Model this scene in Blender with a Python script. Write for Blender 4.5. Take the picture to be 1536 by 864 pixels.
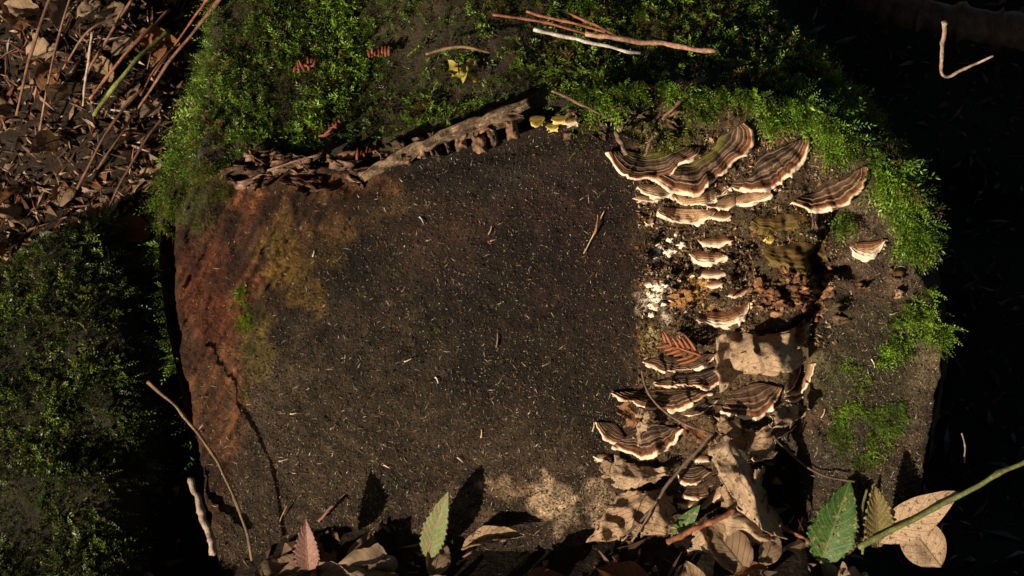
import bpy, math, random
import numpy as np
from mathutils import Vector, Matrix
from mathutils.bvhtree import BVHTree

# ------------------------------------------------------------------ reset
for o in list(bpy.data.objects): bpy.data.objects.remove(o, do_unlink=True)
scene = bpy.context.scene
C = scene.collection
random.seed(7); rng = np.random.default_rng(7)
A_ = np.array
def nrm(v): v = np.asarray(v, float); return v / np.maximum(np.linalg.norm(v, axis=-1, keepdims=True), 1e-12)

# ------------------------------------------------------------------ camera
CAM_DOWN, DIST, HALF_W = math.radians(52), 1.10, 0.33
ORIGIN = A_([0.0, 0.0, 0.13])
F_ = A_([0, math.cos(CAM_DOWN), -math.sin(CAM_DOWN)]); R_ = A_([1.0, 0, 0]); UP_ = A_([0, math.sin(CAM_DOWN), math.cos(CAM_DOWN)])
CAM = ORIGIN - F_ * DIST
TAN = HALF_W / DIST
cd = bpy.data.cameras.new('camera'); cam = bpy.data.objects.new('camera', cd); C.objects.link(cam)
cam.location = CAM; cam.rotation_euler = (math.radians(90) - CAM_DOWN, 0, 0)
cd.angle = 2 * math.atan(TAN); cd.clip_start = 0.02; cd.clip_end = 300
scene.camera = cam
scene.render.resolution_x, scene.render.resolution_y = 1024, 576

# ------------------------------------------------------------------ face frame: the slanting cut of the log
TILT = math.radians(40)
FU = A_([1.0, 0, 0]); FV = A_([0, math.sin(TILT), math.cos(TILT)]); FN = A_([0, -math.cos(TILT), math.sin(TILT)])

# ------------------------------------------------------------------ sky and sun
SUN = nrm(-0.62 * FU - 0.30 * FV + 0.72 * FN)
elev, azim = math.asin(SUN[2]), math.atan2(SUN[0], SUN[1])
w = bpy.data.worlds.new('World'); scene.world = w; w.use_nodes = True
wn = w.node_tree; wn.nodes.clear()
sky = wn.nodes.new('ShaderNodeTexSky'); sky.sky_type = 'NISHITA'; sky.sun_disc = False
sky.sun_elevation = elev; sky.sun_rotation = azim
bg = wn.nodes.new('ShaderNodeBackground'); bg.inputs['Strength'].default_value = 0.05
wo = wn.nodes.new('ShaderNodeOutputWorld')
wn.links.new(sky.outputs[0], bg.inputs[0]); wn.links.new(bg.outputs[0], wo.inputs[0])
sl = bpy.data.lights.new('sun', 'SUN'); sl.energy = 5.0; sl.angle = math.radians(0.5); sl.color = (1.0, 0.84, 0.64)
so = bpy.data.objects.new('sun', sl); C.objects.link(so)
so.rotation_euler = Vector(-SUN).to_track_quat('-Z', 'Y').to_euler(); so.location = SUN * 20
vs = scene.view_settings; vs.view_transform = 'Standard'; vs.look = 'None'; vs.exposure = 0.55; vs.gamma = 1.0
vs.use_curve_mapping = False

# ------------------------------------------------------------------ geometry helpers
def ray(px, py):
    px = np.asarray(px, float); py = np.asarray(py, float)
    return F_ + ((px - 768) / 768 * TAN)[..., None] * R_ + ((432 - py) / 768 * TAN)[..., None] * UP_
def on_plane(px, py, n):
    d = ray(px, py)
    t = (np.asarray(n, float) - (CAM - ORIGIN) @ FN) / (d @ FN)
    return CAM + d * t[..., None]
def on_z(px, py, z):
    d = ray(px, py); t = (z - CAM[2]) / d[..., 2]
    return CAM + d * t[..., None]
def to_px(P):
    q = np.asarray(P, float) - CAM
    z = q @ F_
    return 768 + (q @ R_) / z / TAN * 768, 432 - (q @ UP_) / z / TAN * 768
def hash3(i, j, k, s):
    h = (i.astype(np.int64) * 374761393 + j.astype(np.int64) * 668265263 + k.astype(np.int64) * 2147483647 + s * 1274126177) & 0xFFFFFFFF
    h = ((h ^ (h >> 13)) * 1274126177) & 0xFFFFFFFF
    h = ((h ^ (h >> 16)) * 2246822519) & 0xFFFFFFFF
    return ((h ^ (h >> 15)) & 0xFFFFFF) / float(0xFFFFFF)
def vnoise(x, y, z=0.0, s=0):
    x, y, z = np.broadcast_arrays(np.asarray(x, float), np.asarray(y, float), np.asarray(z, float))
    i, j, k = np.floor(x), np.floor(y), np.floor(z)
    f, g, h = x - i, y - j, z - k
    f, g, h = f*f*(3-2*f), g*g*(3-2*g), h*h*(3-2*h)
    r = 0
    for a in (0, 1):
        for b in (0, 1):
            for c in (0, 1):
                r = r + hash3(i+a, j+b, k+c, s) * (f if a else 1-f) * (g if b else 1-g) * (h if c else 1-h)
    return r * 2 - 1
def fbm(x, y, z=0.0, s=0, o=4):
    r, a, m = 0, 1.0, 1.0
    for q in range(o):
        r = r + a * vnoise(np.asarray(x)*m, np.asarray(y)*m, np.asarray(z)*m, s+q*17); a *= .5; m *= 2.03
    return r
def sstep(a, b, x): t = np.clip((x-a)/(b-a), 0, 1); return t*t*(3-2*t)
def inside(poly, x, y):
    r = np.zeros(np.shape(x), bool); n = len(poly)
    for i in range(n):
        (x1, y1), (x2, y2) = poly[i], poly[(i+1) % n]
        if y1 == y2: continue
        c = ((y1 > y) != (y2 > y)) & (x < (x2-x1)*(y-y1)/(y2-y1)+x1)
        r ^= c
    return r
def pdist(poly, x, y, closed=True):
    d = np.full(np.shape(x), 1e9); n = len(poly)
    for i in range(n if closed else n-1):
        (x1, y1), (x2, y2) = poly[i], poly[(i+1) % n]
        dx, dy = x2-x1, y2-y1
        t = np.clip(((x-x1)*dx+(y-y1)*dy)/(dx*dx+dy*dy+1e-9), 0, 1)
        d = np.minimum(d, np.hypot(x-x1-t*dx, y-y1-t*dy))
    return d
def sdist(poly, x, y):
    d = pdist(poly, x, y); return np.where(inside(poly, x, y), -d, d)      # negative inside
def resample(pl, n, smooth=0):
    pl = np.asarray(pl, float)
    if smooth:
        q = pl
        for _ in range(smooth):                                   # Chaikin corner cutting, ends kept
            a = q[:-1]*.75+q[1:]*.25; b = q[:-1]*.25+q[1:]*.75
            m = np.empty((2*len(a), q.shape[1])); m[0::2] = a; m[1::2] = b
            q = np.vstack([q[:1], m, q[-1:]])
        pl = q
    d = np.r_[0, np.cumsum(np.linalg.norm(np.diff(pl, axis=0), axis=1))]
    t = np.linspace(0, d[-1], n)
    return np.stack([np.interp(t, d, pl[:, i]) for i in range(pl.shape[1])], 1)

def mk(name, V, Fc, mat, parent=None, col=None, uv=None, smooth=True):
    """one mesh object; Fc is an (n,3) or (n,4) index array; col / uv are per vertex"""
    V = np.asarray(V, np.float32).reshape(-1, 3); Fc = np.asarray(Fc, np.int32); k = Fc.shape[1]
    me = bpy.data.meshes.new(name)
    me.vertices.add(len(V)); me.vertices.foreach_set('co', V.ravel())
    me.loops.add(Fc.size); me.loops.foreach_set('vertex_index', Fc.ravel())
    me.polygons.add(len(Fc)); me.polygons.foreach_set('loop_start', np.arange(0, Fc.size, k, dtype=np.int32))
    me.polygons.foreach_set('use_smooth', np.full(len(Fc), smooth, bool))
    me.update(calc_edges=True)
    if col is not None:
        c = np.ones((len(V), 4), np.float32); c[:, :3] = np.clip(col, 0, 1)
        a = me.color_attributes.new('Col', 'FLOAT_COLOR', 'POINT'); a.data.foreach_set('color', c.ravel())
    if uv is not None:
        u = me.uv_layers.new(name='UVMap'); u.data.foreach_set('uv', np.asarray(uv, np.float32)[Fc.ravel()].ravel())
    me.materials.append(mat)
    o = bpy.data.objects.new(name, me); C.objects.link(o)
    if parent is not None: o.parent = parent
    return o
def empty(name, loc=(0, 0, 0)):
    e = bpy.data.objects.new(name, None); C.objects.link(e); e.location = loc; e.empty_display_size = .01
    return e
def adopt(e, o):
    o.parent = e; o.matrix_parent_inverse = Matrix.Translation(-Vector(e.location))
    return o
def tag(o, label, cat=None, group=None, kind=None):
    if label: o['label'] = label
    if cat: o['category'] = cat
    if group: o['group'] = group
    if kind: o['kind'] = kind
    return o
def gridf(r, c, wrap=False):
    i = np.arange(r*c).reshape(r, c)
    if wrap: i = np.hstack([i, i[:, :1]])
    return np.stack([i[:-1, :-1], i[:-1, 1:], i[1:, 1:], i[1:, :-1]], -1).reshape(-1, 4)
def tube(path, rad, seg=8, cap=True, rough=0.0, seed=0):
    P = np.asarray(path, float); n = len(P); rad = np.broadcast_to(rad, n)
    T = nrm(np.gradient(P, axis=0)); V = []
    ref = A_([0.13, 0.2, 0.97]); 
    for i in range(n):
        a = nrm(np.cross(T[i], ref)); b = np.cross(T[i], a)
        an = np.linspace(0, 2*np.pi, seg, endpoint=False)
        rr = rad[i]*(1+rough*vnoise(np.cos(an)*1.5+seed, np.sin(an)*1.5, i*.45, seed))
        V.append(P[i] + rr[:, None]*(np.cos(an)[:, None]*a + np.sin(an)[:, None]*b))
    V = np.vstack(V); Fc = gridf(n, seg, True)
    if cap:
        V = np.vstack([V, P[:1]-T[:1]*rad[0]*.4, P[-1:]+T[-1:]*rad[-1]*.4]); m = len(V)
        j = np.arange(seg); k = (j+1) % seg
        Fc = np.vstack([Fc, np.stack([k, j, np.full(seg, m-2), np.full(seg, m-2)], 1)[:, [0, 1, 2, 2]],
                        np.stack([(n-1)*seg+j, (n-1)*seg+k, np.full(seg, m-1), np.full(seg, m-1)], 1)])
        tri = Fc[:, 2] == Fc[:, 3]
        t3 = Fc[tri][:, :3]; q = Fc[~tri]
        Fc = np.vstack([q[:, [0, 1, 2]], q[:, [0, 2, 3]], t3])
    return V, Fc

# ------------------------------------------------------------------ materials
def newmat(name):
    m = bpy.data.materials.new(name); m.use_nodes = True
    n = m.node_tree.nodes; n.clear()
    out = n.new('ShaderNodeOutputMaterial')
    return m, m.node_tree, out
def N(nt, t, **kw):
    n = nt.nodes.new(t)
    for k, v in kw.items():
        if k.startswith('i_'):
            key = k[2:]; n.inputs[int(key) if key.isdigit() else key].default_value = v
        else: setattr(n, k, v)
    return n
def ramp(nt, stops, interp='LINEAR'):
    r = N(nt, 'ShaderNodeValToRGB'); e = r.color_ramp; e.interpolation = interp
    while len(e.elements) < len(stops): e.elements.new(0.5)
    for el, (p, c) in zip(e.elements, stops):
        el.position = p; el.color = (*c, 1) if len(c) == 3 else (c[0],)*3+(1,)
    return r
def mixc(nt, mode, fac, a, b):
    m = N(nt, 'ShaderNodeMix', data_type='RGBA', blend_type=mode)
    for s, v in ((m.inputs[0], fac), (m.inputs[6], a), (m.inputs[7], b)):
        if hasattr(v, 'default_value') or hasattr(v, 'is_output'): nt.links.new(v, s)
        else: s.default_value = (*v, 1) if isinstance(v, tuple) else v
    return m.outputs[2]
def mat_vcol(name, scale=900, lo=.45, hi=1.7, rough=.8, bump=.0006, spec=.3, transl=0.0, scale2=160):
    """vertex colour times fine noise, with fine relief"""
    m, nt, out = newmat(name); L = nt.links.new
    at = N(nt, 'ShaderNodeVertexColor', layer_name='Col'); tc = N(nt, 'ShaderNodeTexCoord')
    n1 = N(nt, 'ShaderNodeTexNoise', i_Scale=scale, i_Detail=5.0, i_Roughness=.65); L(tc.outputs['Object'], n1.inputs['Vector'])
    n2 = N(nt, 'ShaderNodeTexNoise', i_Scale=scale2, i_Detail=4.0, i_Roughness=.6); L(tc.outputs['Object'], n2.inputs['Vector'])
    r1 = ramp(nt, [(.28, (lo,)), (.52, ((lo+hi)*.42,)), (.74, (hi,))]); L(n1.outputs[0], r1.inputs[0])
    r2 = ramp(nt, [(.3, (.5,)), (.7, (1.4,))]); L(n2.outputs[0], r2.inputs[0])
    c = mixc(nt, 'MULTIPLY', 1.0, at.outputs[0], r1.outputs[0]); c = mixc(nt, 'MULTIPLY', 1.0, c, r2.outputs[0])
    p = N(nt, 'ShaderNodeBsdfPrincipled', i_Roughness=rough); p.inputs['Specular IOR Level'].default_value = spec
    L(c, p.inputs['Base Color'])
    if bump:
        b = N(nt, 'ShaderNodeBump', i_Strength=1.0, i_Distance=bump); L(n1.outputs[0], b.inputs['Height']); L(b.outputs[0], p.inputs['Normal'])
    sh = p.outputs[0]
    if transl:
        t = N(nt, 'ShaderNodeBsdfTranslucent'); L(c, t.inputs[0])
        mx = N(nt, 'ShaderNodeMixShader', i_0=transl); L(sh, mx.inputs[1]); L(t.outputs[0], mx.inputs[2]); sh = mx.outputs[0]
    L(sh, out.inputs[0]); return m
M_face = mat_vcol('decayed_end_grain', 700, .22, 2.1, .8, .0028, .22, 0.0, 150)
M_body = mat_vcol('rotten_bark', 500, .4, 1.7, .85, .0015, .3)
M_bits = mat_vcol('wood_bits', 700, .7, 1.3, .5, 0, .5)
M_moss = mat_vcol('moss_leaf', 300, .8, 1.2, .42, 0, .4, .35)
M_soil = mat_vcol('forest_soil', 260, .4, 1.6, .9, .002, .2)
M_twig = mat_vcol('twig_bark', 800, .5, 1.5, .7, .0005, .35)
M_barkplate = mat_vcol('bark_plate', 700, .35, 1.7, .8, .0012, .3)

ZB = [(0.0, (0.032, 0.019, 0.011)), (.13, (0.049, 0.029, 0.016)), (.17, (0.183, 0.128, 0.086)), (.19, (0.043, 0.026, 0.015)), (.30, (0.027, 0.015, 0.009)),
      (.325, (0.162, 0.108, 0.071)), (.35, (0.054, 0.031, 0.018)), (.43, (0.030, 0.016, 0.010)), (.47, (0.081, 0.046, 0.026)), (.50, (0.291, 0.205, 0.136)),
      (.525, (0.065, 0.034, 0.019)), (.575, (0.173, 0.102, 0.060)), (.60, (0.032, 0.016, 0.010)), (.665, (0.032, 0.015, 0.009)), (.69, (0.324, 0.215, 0.141)), (.715, (0.081, 0.033, 0.017)), (.785, (0.054, 0.018, 0.009)),
      (.81, (0.259, 0.133, 0.066)), (.84, (0.108, 0.036, 0.016)), (.895, (0.162, 0.056, 0.023)), (.925, (0.380, 0.184, 0.091)), (.955, (0.620, 0.420, 0.270)), (.98, (0.800, 0.620, 0.460))]
ZC = [(0.0, (0.065, 0.035, 0.018)), (.16, (0.119, 0.067, 0.035)), (.22, (0.054, 0.029, 0.015)), (.36, (0.038, 0.020, 0.012)), (.39, (0.237, 0.159, 0.101)), (.42, (0.065, 0.034, 0.018)),
      (.55, (0.097, 0.046, 0.022)), (.585, (0.270, 0.174, 0.101)), (.61, (0.049, 0.023, 0.012)), (.70, (0.035, 0.016, 0.009)), (.73, (0.183, 0.102, 0.055)), (.76, (0.302, 0.195, 0.121)), (.785, (0.097, 0.041, 0.019)),
      (.86, (0.130, 0.043, 0.018)), (.90, (0.216, 0.087, 0.036)), (.935, (0.380, 0.236, 0.121)), (.96, (0.660, 0.460, 0.300)), (.985, (0.800, 0.620, 0.460))]
ZP = [(0.0, (.14, .075, .035)), (.14, (.26, .15, .075)), (.2, (.16, .08, .035)), (.3, (.38, .24, .13)), (.36, (.24, .13, .065)), (.46, (.45, .29, .17)),
      (.5, (.3, .17, .09)), (.6, (.5, .33, .2)), (.66, (.33, .185, .095)), (.74, (.56, .38, .24)), (.8, (.44, .26, .15)), (.86, (.68, .49, .33)), (.93, (.80, .63, .46))]
ZO = [(0.0, (.07, .036, .012)), (.2, (.10, .060, .016)), (.4, (.06, .038, .011)), (.6, (.12, .066, .017)), (.75, (.065, .040, .010)), (.9, (.12, .078, .018)), (1.0, (.14, .095, .022))]
ZY = [(0.0, (.16, .10, .02)), (.35, (.32, .22, .035)), (.55, (.22, .14, .025)), (.8, (.42, .30, .06)), (.95, (.55, .45, .17))]
ZS = [(0.0, (.16, .06, .025)), (.18, (.11, .042, .018)), (.27, (.26, .12, .055)), (.35, (.15, .06, .027)), (.46, (.42, .24, .13)), (.52, (.30, .15, .075)), (.62, (.66, .47, .32)), (.72, (.80, .64, .49))]
def mat_zone(name, stops, algae=0.0, wob=.035, lines=1.0):
    m, nt, out = newmat(name); L = nt.links.new
    uv = N(nt, 'ShaderNodeUVMap', uv_map='UVMap'); sp = N(nt, 'ShaderNodeSeparateXYZ'); L(uv.outputs[0], sp.inputs[0])
    tc = N(nt, 'ShaderNodeTexCoord'); oi = N(nt, 'ShaderNodeObjectInfo')
    add = N(nt, 'ShaderNodeVectorMath', operation='ADD'); L(tc.outputs['Object'], add.inputs[0])
    ns = N(nt, 'ShaderNodeTexNoise', i_Scale=90.0, i_Detail=4.0); L(add.outputs[0], ns.inputs['Vector'])
    rv = N(nt, 'ShaderNodeMath', operation='MULTIPLY', i_1=7.3); L(oi.outputs['Random'], rv.inputs[0]); L(rv.outputs[0], add.inputs[1])
    s1 = N(nt, 'ShaderNodeMath', operation='SUBTRACT', i_1=.5); L(ns.outputs[0], s1.inputs[0])
    s2 = N(nt, 'ShaderNodeMath', operation='MULTIPLY', i_1=wob*3); L(s1.outputs[0], s2.inputs[0])
    # wobble fades at the rim
    inv = N(nt, 'ShaderNodeMath', operation='SUBTRACT', i_0=1.03); L(sp.outputs[1], inv.inputs[1])
    s3 = N(nt, 'ShaderNodeMath', operation='MULTIPLY'); L(s2.outputs[0], s3.inputs[0]); L(inv.outputs[0], s3.inputs[1])
    s4 = N(nt, 'ShaderNodeMath', operation='MULTIPLY_ADD', i_1=2.0); L(s3.outputs[0], s4.inputs[0]); L(sp.outputs[1], s4.inputs[2])
    # each fungus shifts its inner zones
    sh = N(nt, 'ShaderNodeMath', operation='SUBTRACT', i_1=.5); L(oi.outputs['Random'], sh.inputs[0])
    sh2 = N(nt, 'ShaderNodeMath', operation='MULTIPLY'); L(sh.outputs[0], sh2.inputs[0]); L(inv.outputs[0], sh2.inputs[1])
    s5 = N(nt, 'ShaderNodeMath', operation='MULTIPLY_ADD', i_1=.45); L(sh2.outputs[0], s5.inputs[0]); L(s4.outputs[0], s5.inputs[2])
    r = ramp(nt, stops); L(s5.outputs[0], r.inputs[0])
    # hair-thin concentric lines
    wv = N(nt, 'ShaderNodeMath', operation='MULTIPLY', i_1=61.0); L(s5.outputs[0], wv.inputs[0])
    sn = N(nt, 'ShaderNodeMath', operation='SINE'); L(wv.outputs[0], sn.inputs[0])
    rr = ramp(nt, [(.0, (.86,)), (1.0, (1.1,))]); md = N(nt, 'ShaderNodeMath', operation='MULTIPLY_ADD', i_1=.5, i_2=.5); L(sn.outputs[0], md.inputs[0]); L(md.outputs[0], rr.inputs[0])
    c = mixc(nt, 'MULTIPLY', lines, r.outputs[0], rr.outputs[0])
    # fibres running out to the rim, and blotches
    mp = N(nt, 'ShaderNodeMapping'); mp.inputs['Scale'].default_value = (120, 5, 1); L(uv.outputs[0], mp.inputs[0])
    fb = N(nt, 'ShaderNodeTexNoise', i_Scale=1.0, i_Detail=3.0); L(mp.outputs[0], fb.inputs['Vector'])
    rf = ramp(nt, [(.3, (.62,)), (.7, (1.35,))]); L(fb.outputs[0], rf.inputs[0]); c = mixc(nt, 'MULTIPLY', lines, c, rf.outputs[0])
    bl = N(nt, 'ShaderNodeTexNoise', i_Scale=210.0, i_Detail=5.0, i_Roughness=.7); L(add.outputs[0], bl.inputs['Vector'])
    rb = ramp(nt, [(.32, (.55,)), (.6, (1.15,))]); L(bl.outputs[0], rb.inputs[0]); c = mixc(nt, 'MULTIPLY', .8, c, rb.outputs[0])
    if algae:
        am = N(nt, 'ShaderNodeTexNoise', i_Scale=60.0, i_Detail=3.0); L(add.outputs[0], am.inputs['Vector'])
        ai = N(nt, 'ShaderNodeMath', operation='MULTIPLY_ADD', i_1=-1.6, i_2=.62); L(sp.outputs[1], ai.inputs[0])
        aj = N(nt, 'ShaderNodeMath', operation='MULTIPLY', i_1=2.2*algae, use_clamp=True); L(ai.outputs[0], aj.inputs[0])
        ak = N(nt, 'ShaderNodeMath', operation='MULTIPLY', use_clamp=True); L(aj.outputs[0], ak.inputs[0])
        ar = ramp(nt, [(.42, (0,)), (.56, (1,))]); L(am.outputs[0], ar.inputs[0]); L(ar.outputs[0], ak.inputs[1])
        c = mixc(nt, 'MIX', ak.outputs[0], c, (.11, .10, .012))
    p = N(nt, 'ShaderNodeBsdfPrincipled', i_Roughness=.75); p.inputs['Specular IOR Level'].default_value = .25
    L(c, p.inputs['Base Color'])
    hh = N(nt, 'ShaderNodeMath', operation='MULTIPLY_ADD', i_1=.35*lines); L(sn.outputs[0], hh.inputs[0]); L(bl.outputs[0], hh.inputs[2])
    b = N(nt, 'ShaderNodeBump', i_Strength=.8, i_Distance=.0005); L(hh.outputs[0], b.inputs['Height']); L(b.outputs[0], p.inputs['Normal'])
    t = N(nt, 'ShaderNodeBsdfTranslucent'); L(c, t.inputs[0])
    mx = N(nt, 'ShaderNodeMixShader', i_0=.10); L(p.outputs[0], mx.inputs[1]); L(t.outputs[0], mx.inputs[2])
    L(mx.outputs[0], out.inputs[0]); return m
M_zone = {'band': mat_zone('zoned_cap', ZB, 0, .06), 'band2': mat_zone('zoned_cap_red', ZC, 0, .06), 'algae': mat_zone('zoned_cap_green', ZB, .9, .055), 'pale': mat_zone('pale_zoned_cap', ZP),
          'shelf': mat_zone('small_shelf_cap', ZS), 'olive': mat_zone('olive_cap', ZO, 0, .12, 0.0), 'yellow': mat_zone('yellow_cap', ZY)}
def mat_plain(name, col, scale=300, var=.35, rough=.8, bump=.0004, transl=0.0):
    m, nt, out = newmat(name); L = nt.links.new
    tc = N(nt, 'ShaderNodeTexCoord'); n1 = N(nt, 'ShaderNodeTexNoise', i_Scale=float(scale), i_Detail=5.0, i_Roughness=.65); L(tc.outputs['Object'], n1.inputs['Vector'])
    r = ramp(nt, [(.3, tuple(x*(1-var) for x in col)), (.7, tuple(min(1, x*(1+var)) for x in col))]); L(n1.outputs[0], r.inputs[0])
    p = N(nt, 'ShaderNodeBsdfPrincipled', i_Roughness=rough); p.inputs['Specular IOR Level'].default_value = .3; L(r.outputs[0], p.inputs['Base Color'])
    if bump:
        b = N(nt, 'ShaderNodeBump', i_Distance=bump); L(n1.outputs[0], b.inputs['Height']); L(b.outputs[0], p.inputs['Normal'])
    s = p.outputs[0]
    if transl:
        t = N(nt, 'ShaderNodeBsdfTranslucent'); L(r.outputs[0], t.inputs[0]); mx = N(nt, 'ShaderNodeMixShader', i_0=transl); L(s, mx.inputs[1]); L(t.outputs[0], mx.inputs[2]); s = mx.outputs[0]
    L(s, out.inputs[0]); return m
M_margin = mat_plain('cream_margin', (.80, .62, .47), 500, .16, .8, .0003, .12)
M_margin_o = mat_plain('olive_margin', (.12, .08, .02), 400, .3)
M_margin_y = mat_plain('yellow_margin', (.60, .47, .16), 400, .2)
M_pore = mat_plain('pore_surface', (.62, .47, .33), 1500, .2, .85, .0003)
M_pore_o = mat_plain('olive_pores', (.12, .09, .035), 900, .3)
M_myc = mat_plain('white_rot_wood', (.78, .68, .55), 900, .25, .9, .0006)

def mat_leaf(name, base, base2, vein, spots=None, nveins=9, transl=.25, rough=.55, veinw=.10):
    """u runs across the blade (0..1), v from stalk to tip"""
    m, nt, out = newmat(name); L = nt.links.new
    uv = N(nt, 'ShaderNodeUVMap', uv_map='UVMap'); sp = N(nt, 'ShaderNodeSeparateXYZ'); L(uv.outputs[0], sp.inputs[0])
    tc = N(nt, 'ShaderNodeTexCoord')
    a = N(nt, 'ShaderNodeMath', operation='SUBTRACT', i_1=.5); L(sp.outputs[0], a.inputs[0])
    ab = N(nt, 'ShaderNodeMath', operation='ABSOLUTE'); L(a.outputs[0], ab.inputs[0])
    # side veins: sweep forward from the midrib
    q = N(nt, 'ShaderNodeMath', operation='MULTIPLY_ADD', i_1=-.55); L(ab.outputs[0], q.inputs[0]); L(sp.outputs[1], q.inputs[2])
    q2 = N(nt, 'ShaderNodeMath', operation='MULTIPLY', i_1=float(nveins)); L(q.outputs[0], q2.inputs[0])
    fr = N(nt, 'ShaderNodeMath', operation='FRACT'); L(q2.outputs[0], fr.inputs[0])
    fv = N(nt, 'ShaderNodeMath', operation='LESS_THAN', i_1=veinw); L(fr.outputs[0], fv.inputs[0])
    mv = N(nt, 'ShaderNodeMath', operation='LESS_THAN', i_1=.022); L(ab.outputs[0], mv.inputs[0])
    mx = N(nt, 'ShaderNodeMath', operation='MAXIMUM'); L(fv.outputs[0], mx.inputs[0]); L(mv.outputs[0], mx.inputs[1])
    n1 = N(nt, 'ShaderNodeTexNoise', i_Scale=140.0, i_Detail=5.0, i_Roughness=.65); L(tc.outputs['Object'], n1.inputs['Vector'])
    r = ramp(nt, [(.34, base), (.66, base2)]); L(n1.outputs[0], r.inputs[0])
    c = mixc(nt, 'MIX', mx.outputs[0], r.outputs[0], vein)
    if spots:
        n2 = N(nt, 'ShaderNodeTexNoise', i_Scale=330.0, i_Detail=2.0); L(tc.outputs['Object'], n2.inputs['Vector'])
        s = ramp(nt, [(.60, (0,)), (.66, (1,))]); L(n2.outputs[0], s.inputs[0]); c = mixc(nt, 'MIX', s.outputs[0], c, spots)
    n3 = N(nt, 'ShaderNodeTexNoise', i_Scale=900.0, i_Detail=4.0); L(tc.outputs['Object'], n3.inputs['Vector'])
    r3 = ramp(nt, [(.3, (.7,)), (.7, (1.25,))]); L(n3.outputs[0], r3.inputs[0]); c = mixc(nt, 'MULTIPLY', 1.0, c, r3.outputs[0])
    p = N(nt, 'ShaderNodeBsdfPrincipled', i_Roughness=rough); p.inputs['Specular IOR Level'].default_value = .4; L(c, p.inputs['Base Color'])
    b = N(nt, 'ShaderNodeBump', i_Distance=.0004); L(n3.outputs[0], b.inputs['Height']); L(b.outputs[0], p.inputs['Normal'])
    t = N(nt, 'ShaderNodeBsdfTranslucent'); L(c, t.inputs[0]); ms = N(nt, 'ShaderNodeMixShader', i_0=transl)
    L(p.outputs[0], ms.inputs[1]); L(t.outputs[0], ms.inputs[2]); L(ms.outputs[0], out.inputs[0]); return m
M_lgreen = mat_leaf('bramble_green', (.030, .085, .013), (.070, .15, .028), (.13, .19, .06), (.33, .19, .09))
M_lgreen2 = mat_leaf('bramble_green_red', (.11, .17, .045), (.17, .19, .07), (.24, .2, .1), (.3, .1, .06))
M_lmaroon = mat_leaf('bramble_maroon', (.07, .03, .02), (.13, .05, .03), (.16, .09, .05), (.28, .16, .08))
M_lpink = mat_leaf('bramble_pinkish', (.22, .105, .085), (.32, .17, .13), (.17, .07, .06), None, 7)
M_ltan = mat_leaf('dead_leaf_tan', (.32, .215, .13), (.42, .295, .19), (.23, .145, .085), (.13, .085, .05), 8, .15, .8)
M_ltan2 = mat_leaf('dead_leaf_brown', (.26, .165, .095), (.37, .245, .145), (.09, .055, .03), (.07, .045, .025), 8, .15, .8)
M_lrust = mat_leaf('dead_leaf_rust', (.19, .075, .028), (.30, .14, .055), (.12, .05, .02), None, 7, .2, .7)
M_lolive = mat_leaf('fading_leaf_olive', (.14, .12, .04), (.22, .2, .07), (.2, .09, .05), (.3, .13, .06))
M_straw = mat_plain('straw', (.52, .36, .18), 600, .3, .6)
M_orange = mat_plain('dry_conifer_scale', (.30, .095, .042), 500, .35, .6, .0003, .1)

# ------------------------------------------------------------------ shape of the cut face
OUT = [(238, 400), (241, 340), (262, 285), (310, 255), (360, 246), (440, 246), (530, 258), (640, 228), (745, 205), (850, 178), (915, 168), (1000, 152),
       (1100, 150), (1190, 165), (1270, 205), (1335, 255), (1372, 310), (1374, 400), (1404, 455), (1416, 500), (1411, 575), (1398, 640), (1390, 712),
       (1372, 775), (1250, 850), (900, 885), (500, 880), (330, 850), (300, 735), (290, 680), (272, 590), (250, 490)]
INNER = [(600, 262), (520, 330), (455, 410), (400, 485), (368, 560), (362, 640), (345, 720), (310, 860), (300, 960)]
CREV = [(1262, 318), (1244, 352), (1222, 388), (1238, 412), (1280, 410)]
CREV_SHADE = [(1222, 388), (1236, 440), (1228, 462), (1196, 505), (1205, 560), (1198, 650)]  # crack carried on as a recess shaped for the shadow by the tan leaf
PXM = 2*HALF_W/1536
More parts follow.
